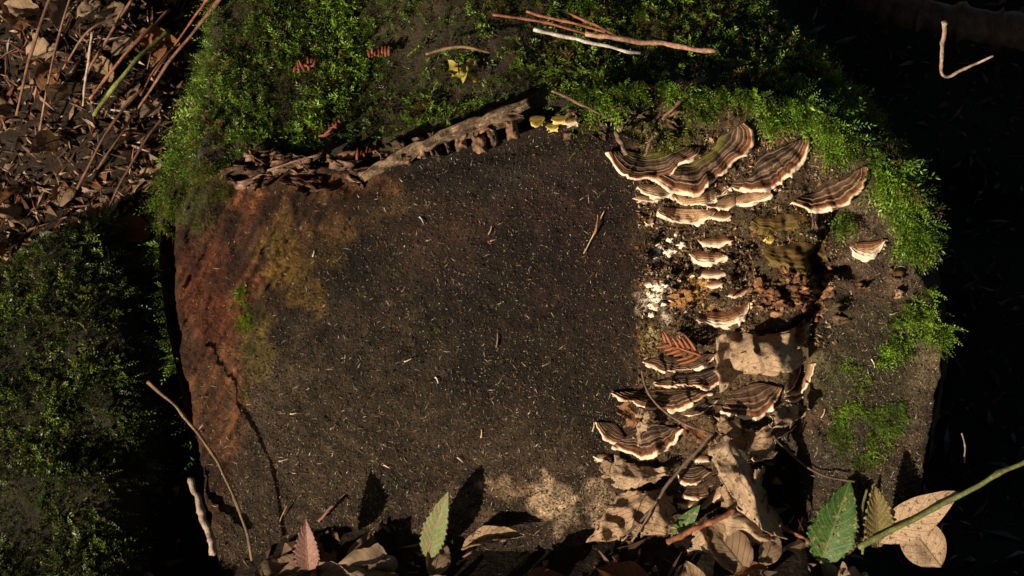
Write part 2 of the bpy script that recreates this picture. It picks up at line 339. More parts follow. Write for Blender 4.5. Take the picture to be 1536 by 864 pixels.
def hmacro(px, py):
    """height of the cut in metres along its normal, without the fine grain; px/py on the plane n = 0"""
    px = np.asarray(px, float); py = np.asarray(py, float)
    poly = INNER + [(-600, 960), (-600, 262)]
    dl = np.where(inside(poly, px, py), pdist(INNER, px, py, False), 0)
    h = -PXM*(.62*np.maximum(dl-6, 0))
    h = h + .0022*fbm(px/150, py/150, 0, 3, 3)                                   # saw waves
    zone = sstep(940, 985, px+14*vnoise(px/30, py/30, 0, 5))*sstep(1300, 1215, px)*sstep(560, 470, py)
    h = h + zone*(.0042*fbm(px/42, py/42, 0, 9, 3)-.003)
    h = h - .013*np.exp(-(pdist(CREV, px, py, False)/9.0)**2) - .020*np.exp(-(pdist(CREV_SHADE, px, py, False)/13.0)**2) - .040*np.exp(-(((px-1178)/44)**2+((py-725)/62)**2)**2)  # wide recess added so shadow gathers beside the lower leaf cluster
    h = h - .010*np.exp(-(((px-1275)/13)**2+((py-410)/9)**2)) - .006*np.exp(-(((px-1225)/60)**2+((py-640)/70)**2))
    for (cx, cy, rx, ry, a) in ((1180, 335, 42, 22, .007), (1192, 385, 50, 24, .008), (1195, 435, 48, 30, .008), (1252, 458, 24, 14, .007), (1000, 440, 26, 34, .004), (780, 738, 40, 20, .003), (850, 750, 46, 34, .004)):
        h = h + a*np.exp(-(((px-cx)/rx)**2+((py-cy)/ry)**2)**1.5)*(1+.3*vnoise(px/9, py/9, 0, 4))
    # rim at the top: wood recedes under the bark
    rim = np.exp(-(pdist([(330, 262), (440, 262), (540, 285), (640, 250), (745, 230), (850, 205), (915, 195)], px, py, False)/14.0)**2)
    h = h - .007*rim
    return h
def face_pt(px, py, lift=0.0):
    """point of the cut face seen at a pixel, lifted along the face normal"""
    px = np.asarray(px, float); py = np.asarray(py, float); lift = np.asarray(lift, float)
    n = hmacro(px, py)+lift
    for _ in range(3):
        P = on_plane(px, py, n); q = P - (( (P-ORIGIN)@FN)[..., None])*FN
        a, b = to_px(q); n = hmacro(a, b)+lift
    return on_plane(px, py, n)

# ------------------------------------------------------------------ the log
log = empty('cut_log', (0.02, 0.12, 0.0))
tag(log, 'large rotting log with a dark sawn end and mossy top', 'log')
step = .00095
us = np.arange(-.26, .30, step); vv = np.arange(-.235, .155, step)
Ug, Vg = np.meshgrid(us, vv); P0 = ORIGIN + Ug[..., None]*FU + Vg[..., None]*FV
gx, gy = to_px(P0); sd = sdist(OUT, gx, gy) + 5*vnoise(gx/26, gy/26, 0, 2) + 2*vnoise(gx/7, gy/7, 0, 2)
h = hmacro(gx, gy)
g1 = fbm(Ug*260, Vg*260, 0, 11, 3); g2 = fbm(Ug*900, Vg*900, 0, 21, 2)
left = sstep(20, -20, sdist(INNER+[(-600, 960), (-600, 262)], gx, gy))
zone = sstep(930, 985, gx)*sstep(1300, 1215, gx)
h = h + (.0004+.0004*left+.0010*zone)*g1 + (.00055+.0003*zone)*g2
# cracks and grooves in the end grain
cr = np.abs(fbm(Ug*16+Vg*8+3, Vg*30-Ug*9, 0, 31, 4)); h = h - .0010*np.exp(-(cr/.022)**2)*(vnoise(Ug*14, Vg*14, 0, 8) > -.1)
kerf = np.sin((Ug*.35+Vg)*420+3*vnoise(Ug*20, Vg*20, 0, 1)); h = h + .00028*kerf*(1-left)*sstep(-.2, .5, vnoise(Ug*9, Vg*9, 0, 19))
fib = vnoise((Ug*.5+Vg*.85)*60, (Ug*.85-Vg*.5)*420, 0, 6); h = h + left*(.0017*fib+.0042*fbm((Ug*.5+Vg*.85)*38, (Ug*.85-Vg*.5)*90, 0, 46, 4)+.0007*vnoise((Ug*.5+Vg*.85)*140, (Ug*.85-Vg*.5)*1100, 0, 16))
h = h - np.where(sd > -10, ((sd+10)/10)**2*.0012, 0) - np.maximum(sd, 0)*PXM*7
h = np.maximum(h, -.085)
Pf = P0 + h[..., None]*FN
# wood colours: patches of stain, rot and sound wood, overall lighter towards the bottom
def blob(cx, cy, rx, ry, s=0, e=.55):
    d = np.hypot((gx-cx)/rx, (gy-cy)/ry) + e*fbm(gx/28+s*7, gy/28, 0, 40+s, 3)
    return sstep(1.15, .55, d)[..., None]
col = np.broadcast_to(A_([.0155, .0098, .0056]), gx.shape+(3,)).copy()
def paint(m, c, k=1.0):
    global col
    m = np.clip(m*k, 0, 1); col = col*(1-m) + A_(c)*m
wob = 22*fbm(gx/40, gy/40, 0, 51, 3)
paint(sstep(560, 720, gy+wob*2)[..., None], (.044, .029, .0165), .9)
paint(blob(520, 640, 190, 190, 1), (.038, .026, .015), .8)
paint(blob(880, 330, 110, 150, 2), (.023, .0105, .0078), .8); paint(blob(650, 330, 130, 70, 3), (.027, .0135, .0085), .8)
paint(blob(560, 300, 70, 50, 4), (.065, .038, .015), .6); paint(blob(750, 260, 200, 45, 5), (.017, .0125, .009), .7)
paint(sstep(935, 985, gx+wob)[..., None], (.085, .053, .027))
paint(sstep(1215, 1260, gx+wob)[..., None], (.066, .048, .027))
paint(blob(1310, 390, 70, 90, 6), (.085, .052, .034), .7); paint(blob(1300, 560, 110, 90, 7), (.066, .058, .026), .8); paint(blob(1230, 720, 130, 70, 8), (.045, .036, .024), .9)
paint(blob(1375, 610, 30, 130, 9), (.115, .085, .05), .6)
paint(blob(1190, 430, 55, 42, 10), (.19, .085, .034), .85); paint(blob(1190, 385, 65, 32, 11), (.13, .085, .020), .85); paint(blob(1180, 335, 60, 26, 12), (.075, .066, .014), .9)
paint(blob(1120, 345, 50, 60, 13), (.088, .066, .032), .6); paint(blob(1110, 500, 90, 40, 14), (.12, .085, .045), .5)
paint(blob(1022, 445, 34, 24, 15, .8), (.45, .235, .075), .8); paint(blob(985, 440, 20, 46, 16, .9), (.66, .56, .43), .85); paint(blob(972, 500, 20, 40, 17), (.15, .10, .022), .7)
paint(blob(1000, 215, 60, 40, 18), (.065, .055, .014), .8); paint(blob(1150, 232, 45, 30, 19), (.07, .034, .016), .8)
paint(blob(782, 738, 42, 22, 20, .8), (.27, .175, .10), .8); paint(blob(850, 752, 62, 38, 21, .8), (.34, .24, .15), .85); paint(blob(730, 775, 26, 14, 22), (.26, .17, .09), .7); paint(blob(660, 760, 60, 30, 23), (.11, .07, .045), .6)
L3 = left[..., None]*sstep(0.5, -.2, vnoise(gx/19, gy/19, 0, 61)-.4)[..., None]
paint(left[..., None], (.048, .0195, .0080)); paint(left[..., None]*blob(300, 440, 70, 90, 24), (.078, .022, .0085), .8); paint(left[..., None]*blob(330, 620, 60, 90, 25), (.110, .046, .019), .8)
paint(blob(445, 395, 62, 66, 26, .5), (.120, .068, .014), .85); paint(blob(500, 345, 40, 22, 27), (.17, .085, .028), .8); paint(blob(385, 510, 26, 70, 28), (.062, .045, .010), .8)
paint(blob(350, 300, 30, 26, 29), (.20, .072, .026), .7); paint(blob(480, 280, 120, 26, 30), (.17, .078, .032), .7); paint(blob(270, 330, 40, 40, 31), (.05, .06, .014), .8)
rr_ = np.hypot((gx-650)*1.0, (gy-520)*1.15)+14*fbm(gx/90, gy/90, 0, 141, 3)
col = col*(1+(1-left)*(.16*np.sin(rr_/5.5)+.22*vnoise(rr_/16, 0*rr_, 0, 142))*sstep(960, 900, gx))[..., None]
col = col*(1+.55*fbm(gx/130, gy/130, 0, 143, 3))[..., None]
col = col*(1-.30*left[..., None])
streak = vnoise((Ug*.5+Vg*.85)*50, (Ug*.85-Vg*.5)*300, 0, 77)
col = col*(1+left[..., None]*.7*streak[..., None])*(1+.28*fbm(Ug*60, Vg*60, 0, 71, 3)[..., None])
col = col*(1-.55*np.exp(-(cr/.03)**2)[..., None]*(vnoise(Ug*14, Vg*14, 0, 8) > -.1)[..., None])
Fq = gridf(*gx.shape); keep = (sd.ravel()[Fq] < 34).all(1); Fq = Fq[keep]
used = np.unique(Fq); rm = np.full(gx.size, -1); rm[used] = np.arange(len(used))
faceV = Pf.reshape(-1, 3)[used]; faceF = rm[Fq]
adopt(log, mk('cut_face', faceV, faceF, M_face, col=col.reshape(-1, 3)[used]))

# body of the log running back from the cut
AX = nrm(A_([-.02, .99, 0.0])); no = 420; ns = 130; SL = .75
ol = resample(OUT+[OUT[0]], no+1)[:-1]
O0 = on_plane(ol[:, 0], ol[:, 1], hmacro(ol[:, 0], ol[:, 1])-.010); cen = O0.mean(0)
ss = np.linspace(0, 1, ns)**1.4*SL
B = np.zeros((ns, no, 3)); XC = -.135
up_w = sstep(0.10, .20, O0[:, 2])*sstep(.16, -.02, O0[:, 0])
for i, s in enumerate(ss):
    c2 = O0 + AX*s
    kx = 1-.72*sstep(0, .45, s)+.012*sstep(0, .02, s); kz = 1-.25*sstep(.1, .6, s)
    c2[:, 0] = XC+(c2[:, 0]-XC)*kx; c2[:, 2] = c2[:, 2]*kz + up_w*(.012*sstep(0, .012, s)+.040*sstep(.0, .16, s))
    B[i] = c2
dirn = nrm(B - B.mean(1, keepdims=True))
uu = np.linspace(0, 40, no, endpoint=False)[None, :]; ssg = ss[:, None]*60
B = B + dirn*(.006*fbm(B[..., 0]*22, B[..., 1]*22, B[..., 2]*22, 81, 3) + .003*fbm(B[..., 0]*110, B[..., 1]*110, B[..., 2]*110, 82, 3))[..., None]*sstep(0, .02, ss)[:, None, None]
bcol = A_([.030, .020, .012])*(1+.6*fbm(B[..., 0]*40, B[..., 1]*40, B[..., 2]*40, 83, 3))[..., None] + A_([.012, .016, 0])*np.clip(fbm(B[..., 0]*15, B[..., 1]*15, B[..., 2]*15, 84, 2), 0, 1)[..., None]
bodyV = B.reshape(-1, 3); bodyF = gridf(ns, no, True)
adopt(log, mk('bark', bodyV, bodyF, M_body, col=bcol.reshape(-1, 3)))

# ------------------------------------------------------------------ ground
def spread(n, near, far):
    t = np.linspace(-1, 1, n); return near*t + (far-near)*np.sign(t)*np.abs(t)**7
gxs = spread(340, .85, 40); gys = spread(340, .85, 40)+.25
GX, GY = np.meshgrid(gxs, gys)
GLIFT = float(face_pt(A_([700.]), A_([803.]))[0][2])+.020
def ground_z(x, y):
    z = .012*fbm(x*6, y*6, 0, 91, 4)*1.0 + .05*vnoise(x*.8, y*.8, 0, 93)*sstep(.8, 3, np.hypot(x, y)) - .018 + GLIFT*sstep(.02, -.06, y)
    z = z - .17*sstep(.19, .27, x)*sstep(-.19, -.12, y)*sstep(.9, .6, x)*sstep(1.2, .7, y)                       # hollow to the right of the log
    z = z + .13*np.exp(-(((x+.34)/.13)**2+((y-.36)/.15)**2))                       # heap of fern litter behind on the left
    z = z - .05*np.exp(-(((x+.21)/.045)**2+((y-.02)/.2)**2))
    return z
GZ = ground_z(GX, GY)
gv = np.stack([GX, GY, GZ], -1).reshape(-1, 3)
gc = A_([.022, .015, .0095])*(1+.5*fbm(GX*9, GY*9, 0, 95, 3))[..., None]
gF = gridf(*GX.shape)
tag(mk('ground', gv, gF, M_soil, col=gc.reshape(-1, 3)), 'dark forest floor of damp soil and crumbs', 'ground', kind='structure')

# ------------------------------------------------------------------ mossy log on the left
def pathpt(px, py, z): return on_z(A_([px]), A_([py]), z)[0]
ml = empty('mossy_log', pathpt(110, 640, 0.0)); tag(ml, 'low old log buried under green moss beside the dark gap', 'log')
mpath = resample([pathpt(150, 1080, -.05), pathpt(168, 880, -.036), pathpt(182, 720, -.022), pathpt(190, 560, -.008), pathpt(180, 440, -.015), pathpt(170, 375, -.04)], 60, 2)
mrad = np.r_[np.ones(48), np.cos(np.linspace(0, 1.45, 12))]
an = np.linspace(0, 2*np.pi, 90, endpoint=False); T = nrm(np.gradient(mpath, axis=0)); MV = np.zeros((60, 90, 3))
for i in range(60):
    a = nrm(np.cross(T[i], A_([0, 0, 1.0]))); b = np.cross(a, T[i])
    MV[i] = mpath[i] + mrad[i]*((np.cos(an)*np.where(np.cos(an) > 0, .024, .13))[:, None]*a + np.sin(an)[:, None]*b*.055)
MV += nrm(MV-mpath[:, None])*(.012*fbm(MV[..., 0]*18, MV[..., 1]*18, MV[..., 2]*18, 101, 3))[..., None]
mossyV = MV.reshape(-1, 3); mossyF = gridf(60, 90, True)
adopt(ml, mk('bark', mossyV, mossyF, M_body, col=np.broadcast_to(A_([.022, .018, .009]), (len(mossyV), 3))))

def bvh(V, Fc): return BVHTree.FromPolygons([tuple(v) for v in V], [tuple(int(x) for x in f) for f in Fc])
cface = gridf(*gx[::4, ::4].shape); 
_sub = np.arange(gx.size).reshape(gx.shape)[::4, ::4].ravel(); _k = (sd.ravel()[_sub][cface] < 20).all(1)
bv_face = bvh(Pf.reshape(-1, 3)[_sub], cface[_k]); bv_body = bvh(bodyV, bodyF); bv_ml = bvh(mossyV, mossyF); bv_gr = bvh(gv, gF)
def hit(px, py, which=None):
    d = Vector(ray(float(px), float(py))).normalized(); o = Vector(CAM); best = None
    for b in (which or (bv_face, bv_body, bv_ml, bv_gr)):
        r = b.ray_cast(o, d)
        if r[0] is not None and (best is None or r[3] < best[3]): best = r
    return A_(best[0]), A_(best[1])

# ------------------------------------------------------------------ moss
def shoots(P, D, Lh, K=11, flat=.5, width=.22, droop=.35, base=(.05, .10, .014), tip=(.11, .19, .03), seed=0, brown=.05):
    """leafy moss shoots: P bases, D directions, Lh lengths -> vertices, triangles, colours"""
    g = np.random.default_rng(seed); M = len(P)
    D = nrm(D); R = nrm(g.normal(size=(M, 3))); S = nrm(np.cross(D, R)); Q = np.cross(D, S)
    side = g.normal(size=(M, 3))*.25; isflat = g.random(M) < flat
    cl = fbm(P[:, 0]*55, P[:, 1]*55, P[:, 2]*55, 151, 3); Lh = Lh*np.clip(.86+.42*cl, .42, 1.4)
    tint = ((.5+.85*g.random(M))*np.clip(1+.6*cl, .35, 1.8))[:, None]; bc = g.random(M) < brown*np.clip(1.6-2.4*fbm(P[:, 0]*30, P[:, 1]*30, P[:, 2]*30, 152, 2), .3, 4)
    yel = g.random(M)[:, None]
    Vs, Cs = [], []
    for k in range(K+1):
        t = (k+.6)/(K+.6)
        p = P + Lh[:, None]*(D*t + (side + A_([0, 0, -droop]))*t*t*.6)
        tn = nrm(D + (side + A_([0, 0, -droop]))*t*1.2)
        if k == K: out = tn; ll = Lh*.16; cr_ = S
        else:
            ph = np.where(isflat, math.pi*k+g.normal(size=M)*.25, k*2.4+g.normal(size=M)*.4)
            ar = np.cos(ph)[:, None]*S + np.sin(ph)[:, None]*Q
            out = nrm(ar*.85 + tn*.62 + g.normal(size=(M, 3))*.12); ll = Lh*(.30-.17*t)*(.8+.4*g.random(M)); cr_ = nrm(np.cross(out, np.cross(ar, tn)+1e-6))
            cr_ = nrm(np.cross(out, ar*.3+Q))
        wv = cr_*(ll*width)[:, None]
        mid = p + out*(ll*.45)[:, None]
        Vs.append(np.stack([p, mid-wv, p+out*ll[:, None], mid+wv], 1))
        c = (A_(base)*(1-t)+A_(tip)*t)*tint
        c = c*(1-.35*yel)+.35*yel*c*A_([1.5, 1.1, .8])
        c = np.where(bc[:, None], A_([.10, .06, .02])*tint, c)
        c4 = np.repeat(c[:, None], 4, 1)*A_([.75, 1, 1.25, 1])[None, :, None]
        Cs.append(c4)
    V = np.stack(Vs, 1).reshape(-1, 3); Cc = np.stack(Cs, 1).reshape(-1, 3)
    Fc = np.arange(len(V)).reshape(-1, 4)
    return V, Fc, Cc
def sample(V, Fc, n, g):
    V = np.asarray(V); a, b, c, d = (V[Fc[:, i]] for i in range(4))
    nn = np.cross(c-a, d-b); ar = np.linalg.norm(nn, axis=1)/2; nn = nrm(nn)
    i = g.choice(len(Fc), n, p=ar/ar.sum()); r, s = g.random(n)[:, None], g.random(n)[:, None]
    return (a[i]*(1-r)+b[i]*r)*(1-s)+(d[i]*(1-r)+c[i]*r)*s, nn[i]
def moss_obj(name, label, P, D, L, **kw):
    V, Fc, Cc = shoots(P, D, L, **kw)
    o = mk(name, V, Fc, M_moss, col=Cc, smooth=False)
    tag(o, label, 'moss', kind='stuff'); return o
g = np.random.default_rng(11)
# carpet on top of the log
fc_n = np.cross(bodyV[bodyF[:, 2]]-bodyV[bodyF[:, 0]], bodyV[bodyF[:, 3]]-bodyV[bodyF[:, 1]])
Pb, Nb = sample(bodyV, bodyF, 140000, g)
cb = B.mean(1)
outw = nrm(Pb - (cen + AX*((Pb-cen)@AX)[:, None])); Nb = Nb*np.sign((Nb*outw).sum(1))[:, None]
bx, by = to_px(Pb)
dens = .72+.7*fbm(Pb[:, 0]*16, Pb[:, 1]*16, Pb[:, 2]*16, 111, 3)
m = (Nb[:, 2] > .05) & (by > -140) & (bx > -50) & (g.random(len(Pb)) < np.clip(dens + .5*((bx < 480) & (by > 90)) - .35*inside([(560, 40), (770, 40), (760, 105), (700, 150), (600, 120)], bx, by), .12, 1)*np.clip(.35+Nb[:, 2], 0, 1))
# bare strip where bark and rotten wood show
bare = inside([(335, 300), (350, 236), (440, 225), (520, 216), (600, 205), (690, 172), (790, 140), (860, 150), (915, 160), (915, 210), (700, 240), (530, 290)], bx, by)
m &= ~((bx > 1365) & (by > 375))
m &= ~(bare & (g.random(len(Pb)) < .80))
Pb, Nb = Pb[m], Nb[m]
Dm = Nb*.7 + g.normal(size=Pb.shape)*.5 + A_([-.2, -.5, .45])
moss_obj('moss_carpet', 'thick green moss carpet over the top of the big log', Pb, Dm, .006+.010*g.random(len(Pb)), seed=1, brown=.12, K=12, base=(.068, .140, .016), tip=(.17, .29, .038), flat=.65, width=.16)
# helper: moss grown on a patch of the face (in the polygon seen at these pixels)
def patch(poly, n, Lr, lean, seed, dens_s=14, thr=-.2):
    q = np.random.default_rng(seed); xs = [p[0] for p in poly]; ys = [p[1] for p in poly]
    X = q.uniform(min(xs), max(xs), n); Y = q.uniform(min(ys), max(ys), n)
    k = inside(poly, X, Y) & (vnoise(X/dens_s, Y/dens_s, 0, seed) + q.normal(size=n)*.25 > thr)
    X, Y = X[k], Y[k]; P = face_pt(X, Y, .0)
    D = FN*.75 + A_(lean) + q.normal(size=P.shape)*.38
    return P, D, Lr[0]+(Lr[1]-Lr[0])*q.random(len(P))
RIM = [(850, 165), (870, 128), (960, 122), (1040, 128), (1110, 130), (1195, 146), (1265, 185), (1325, 232), (1372, 285), (1388, 345), (1372, 362), (1346, 350), (1335, 318), (1322, 280), (1308, 238), (1270, 235),
       (1240, 236), (1224, 188), (1200, 172), (1150, 185), (1132, 152), (1095, 150), (1072, 172), (1040, 176), (1010, 158), (960, 152), (920, 160)]
P, D, L = patch(RIM, 15000, (.008, .019), -FV*.55+FU*.12, 21, 18, -.55)
moss_obj('moss_fringe', 'bright green moss fringe hanging over the rim above the brackets', P, D, L, K=13, seed=2, base=(.085, .17, .014), tip=(.21, .37, .038), droop=.5, flat=.75, width=.17)
P, D, L = patch([(1138, 140), (1190, 148), (1255, 180), (1310, 228), (1340, 285), (1318, 265), (1296, 222), (1236, 215), (1222, 176), (1190, 162), (1150, 175), (1136, 160)], 2000, (.010, .020), -FV*.95+FU*.05, 35, 14, -.2)
moss_obj('moss_fringe', 'long pendulous moss strands hanging between the upper brackets', P, D, L, K=20, seed=36, base=(.07, .15, .012), tip=(.20, .34, .04), droop=.5, flat=.85, width=.17)
# long shoots standing out past the right rim
q = np.random.default_rng(31); rl = resample([(1190, 150), (1265, 190), (1330, 240), (1378, 300), (1392, 352), (1386, 372)], 420); rl += q.normal(size=rl.shape)*7
P = face_pt(rl[:, 0]-8, rl[:, 1]+6, -.004); D = FN*.35+A_([.75, 0, 0])+UP_*.1+q.normal(size=P.shape)*.35
moss_obj('moss_tuft', 'feathery moss shoots sticking out past the right shoulder of the log', P, D, .010+.012*q.random(len(P)), K=14, seed=3, base=(.045, .10, .012), tip=(.10, .20, .03), flat=.9, width=.16)
P, D, L = patch([(1345, 372), (1372, 330), (1392, 330), (1395, 365), (1378, 380)], 1200, (.008, .018), -FV*.5+FU*.25, 22, 12, -.6)
moss_obj('moss_tuft', 'drooping moss tuft on the right shoulder beside the lone small bracket', P, D, L, K=13, seed=4, base=(.06, .13, .012), tip=(.14, .26, .035), flat=.8, width=.17)
P, D, L = patch([(1335, 480), (1362, 440), (1400, 432), (1420, 470), (1426, 505), (1412, 540), (1385, 520), (1340, 545), (1310, 540)], 1500, (.005, .012), FU*.2-FV*.1, 23, 16, .0)
moss_obj('moss_patch', 'ragged bright moss patch on the right edge of the cut face', P, D, L, K=11, seed=5, base=(.075, .15, .012), tip=(.17, .29, .035), flat=.6)
P, D, L = patch([(1240, 650), (1252, 622), (1275, 598), (1300, 615), (1330, 606), (1362, 600), (1356, 640), (1338, 668), (1326, 694), (1290, 708), (1262, 694), (1250, 670)], 5200, (.003, .0075), FU*.05, 24, 15, -.12)
moss_obj('moss_patch', 'compact round yellow-green moss cushion low on the cut face', P, D, L, K=10, seed=6, base=(.10, .19, .018), tip=(.22, .36, .05), flat=.2, droop=.1)
P, D, L = patch([(1225, 560), (1262, 530), (1310, 560), (1300, 590), (1250, 600)], 700, (.003, .006), FU*.05, 25, 12, .15)
moss_obj('moss_patch', 'thin scattered moss specks above the round moss cushion', P, D, L, K=9, seed=7, base=(.08, .14, .016), tip=(.16, .26, .04), flat=.2, droop=.1)
P, D, L = patch([(346, 470), (356, 432), (368, 428), (376, 462), (386, 486), (366, 500), (350, 490)], 1100, (.003, .007), FU*.1, 26, 10, -.35)
moss_obj('moss_patch', 'small lime moss tuft on the reddish left slope', P, D, L, K=10, seed=8, base=(.10, .16, .012), tip=(.22, .30, .03), flat=.3)
P, D, L = patch([(236, 350), (242, 290), (268, 245), (310, 235), (352, 250), (350, 285), (330, 320), (318, 352), (290, 340), (270, 362), (250, 345)], 6500, (.003, .0065), FU*-.15-FV*.3, 27, 24, -.12)
moss_obj('moss_patch', 'dull short moss on the left shoulder of the log', P, D, L, K=9, seed=9, base=(.075, .11, .014), tip=(.17, .22, .03), flat=.3)
P, D, L = patch([(850, 205), (860, 185), (940, 172), (1030, 180), (1045, 200), (1000, 215), (930, 195), (900, 205)], 420, (.006, .013), -FV*.4, 28, 14, -.1)
moss_obj('moss_tuft', 'sparse yellowish moss sprigs between bark and upper brackets', P, D, L, K=11, seed=10, base=(.09, .11, .016), tip=(.18, .22, .04), flat=.8)
P, D, L = patch([(1250, 340), (1262, 310), (1282, 305), (1275, 335), (1258, 350)], 120, (.008, .014), -FV*.6-FU*.1, 29, 14, -.5)
moss_obj('moss_tuft', 'few green shoots hanging below the widest right bracket', P, D, L, K=12, seed=11, base=(.06, .12, .014), tip=(.13, .22, .03), flat=.9)
# sprigs lying on the upper face
for i, (pts, lab) in enumerate((([(885, 208), (868, 222), (852, 240)], 'single pale moss sprig reaching onto the dark face under yellow brackets'),
                               ([(907, 205), (903, 215), (899, 228)], 'short moss sprig beside the largest upper left bracket'),
                               ([(424, 340), (415, 355), (402, 370)], 'lone lime moss sprig above the ochre patch'),
                               ([(648, 486), (656, 494), (640, 500)], 'tiny moss sprig in the middle of the dark face'))):
    rs = resample(pts, 26); P = face_pt(rs[:, 0], rs[:, 1], .0015); q = np.random.default_rng(60+i)
    D = np.gradient(P, axis=0); D = nrm(D)+q.normal(size=P.shape)*.55+FN*.3
    moss_obj('moss_sprig', lab, P, D, .003+.0025*q.random(26), K=8, seed=60+i, base=(.13, .16, .035), tip=(.25, .29, .07), flat=.6)
# moss on the old log to the left
Pm, Nm = sample(mossyV, mossyF, 34000, g); Nm = Nm*np.sign((Nm*nrm(Pm-mpath[np.abs(Pm[:, None, 1]-mpath[None, :, 1]).argmin(1)])).sum(1))[:, None]
k = (Nm[:, 2] > -.15) & (fbm(Pm[:, 0]*22, Pm[:, 1]*22, Pm[:, 2]*22, 121, 3)+.75 > g.random(len(Pm)))
Pm, Nm = Pm[k], Nm[k]
moss_obj('moss_carpet', 'dim green moss hanging over the low left log', Pm, Nm*.8+g.normal(size=Pm.shape)*.5+A_([.15, -.1, -.15]), .005+.009*g.random(len(Pm)), K=10, seed=12, base=(.05, .085, .012), tip=(.11, .16, .025), droop=.6)

# ------------------------------------------------------------------ bark rim and crumbling wood at the top of the cut
def ruled(A, Bc, hA, hB, nr, nc, smooth=2):
    a = resample(A, nc, smooth); b = resample(Bc, nc, smooth)
    t = np.linspace(0, 1, nr)[:, None, None]; px = a[None]*(1-t)+b[None]*t
    return px
def slab(name, A, Bc, hA, hB, th, seed, cb_, rough=.0025, nr=14, nc=70, jag=3.0, label=None, surf=True):
    px = ruled(A, Bc, hA, hB, nr, nc); t = np.linspace(0, 1, nr)[:, None]; u = np.linspace(0, 1, nc)[None]
    q = px + np.stack([jag*vnoise(u*nc/5+0*t, t*3, 0, seed), jag*vnoise(u*nc/4+0*t, t*3, 0, seed+1)], -1)
    hh = hA*(1-t)+hB*t + rough*fbm(u*nc/7+0*t, t*5, 0, seed+2, 3) - .004*(np.abs(u-.5)*2)**6
    P = face_pt(q[..., 0], q[..., 1], hh)
    bot = P - FN*th - nrm(P-P.mean((0, 1)))*.001
    V = np.vstack([P.reshape(-1, 3), bot.reshape(-1, 3)]); n = nr*nc
    f1 = gridf(nr, nc); i = np.arange(n).reshape(nr, nc)
    loop = np.r_[i[0, :-1], i[:-1, -1], i[-1, :0:-1], i[:0:-1, 0]]; l2 = np.roll(loop, -1)
    Fc = np.vstack([f1[:, ::-1], f1+n, np.stack([loop, l2, l2+n, loop+n], 1)])
    c = A_(cb_)*(1+.7*fbm(q[..., 0]/10, q[..., 1]/4, 0, seed+3, 3))[..., None]
    c = np.vstack([c.reshape(-1, 3), c.reshape(-1, 3)*.9])
    return mk(name, V, Fc, M_barkplate, col=c)
def logpart(o, label=None):
    adopt(log, o)
    if label: o['label'] = label
    return o
logpart(slab('bark_plate', [(535, 262), (600, 226), (680, 190), (740, 166), (792, 147)], [(548, 272), (610, 242), (690, 206), (748, 180), (798, 160)], .014, .012, .008, 201, (.17, .115, .07)), 'tan split edge of bark below the moss')
logpart(slab('bark_plate', [(690, 186), (740, 168), (780, 166)], [(700, 206), (750, 192), (790, 178)], .010, .009, .007, 207, (.14, .09, .055), nc=40))
bits = [(598, 226, 20, 26), (628, 222, 18, 30), (648, 216, 14, 34), (668, 220, 14, 22), (690, 208, 20, 34), (715, 214, 26, 30), (738, 206, 16, 28), (575, 238, 22, 20), (610, 240, 16, 14), (655, 232, 12, 14), (728, 190, 22, 18), (765, 196, 22, 26)]
for i, (cx, cy, wx, hy) in enumerate(bits):
    s = 14 if i % 2 else 6
    logpart(slab('rotten_wood_chunk', [(cx-wx*.5, cy-hy*.5), (cx+wx*.4, cy-hy*.55)], [(cx-wx*.35+s*.4, cy+hy*.5), (cx+wx*.5+s*.4, cy+hy*.42)], .008, .012, .010, 220+i*5, (.20, .115, .07) if i % 3 else (.09, .06, .035), .004, 9, 12, 3.2))
for i in range(34):                                            # crumbling reddish wood along the upper left rim
    cx = random.uniform(345, 560); cy = 262+(cx-345)*.02+random.uniform(-34, 18); wx = random.uniform(16, 46); hy = random.uniform(8, 18); s = random.uniform(-8, 8)
    c = random.choice([(.10, .045, .022), (.17, .085, .05), (.07, .035, .02), (.20, .12, .08)])
    logpart(slab('rotten_wood_chunk', [(cx-wx*.5, cy-hy*.4+s), (cx+wx*.5, cy-hy*.5-s)], [(cx-wx*.45, cy+hy*.5+s), (cx+wx*.42, cy+hy*.3-s)], random.uniform(.003, .009), random.uniform(.003, .011), .006, 300+i*5, c, .003, 8, 14, 3.0))
for i in range(26):                                            # crumbs of bark above the upper left bracket
    cx = random.uniform(850, 1030); cy = random.uniform(160, 205); wx = random.uniform(10, 26); hy = random.uniform(6, 14); s = random.uniform(-6, 6)
    c = random.choice([(.13, .08, .045), (.09, .07, .02), (.18, .11, .07), (.06, .04, .022)])
    logpart(slab('rotten_wood_chunk', [(cx-wx*.5, cy-hy*.4+s), (cx+wx*.5, cy-hy*.5-s)], [(cx-wx*.45, cy+hy*.5+s), (cx+wx*.42, cy+hy*.3-s)], random.uniform(.002, .008), random.uniform(.002, .009), .006, 500+i*5, c, .003, 7, 10, 2.5))
CH = [(1350, 440, 18, 10, (.55, .34, .22)), (1345, 410, 26, 14, (.16, .08, .04)), (1222, 330, 10, 30, (.24, .16, .11)), (1205, 492, 24, 20, (.20, .14, .09)), (1252, 458, 30, 18, (.06, .045, .02)), (1262, 480, 34, 12, (.10, .055, .03))]
r3 = random.Random(12)
for _ in range(64):
    cx, cy = r3.gauss(1193, 28), r3.gauss(436, 20)
    CH.append((cx, cy, r3.uniform(9, 26), r3.uniform(6, 16), r3.choice([(.24, .105, .045), (.30, .16, .08), (.15, .065, .03), (.20, .09, .04), (.09, .045, .022), (.13, .085, .03)])))
for _ in range(30):
    CH.append((r3.uniform(970, 1140), r3.uniform(345, 520), r3.uniform(6, 16), r3.uniform(4, 10), r3.choice([(.18, .10, .05), (.12, .075, .035), (.30, .19, .11), (.08, .05, .025)])))
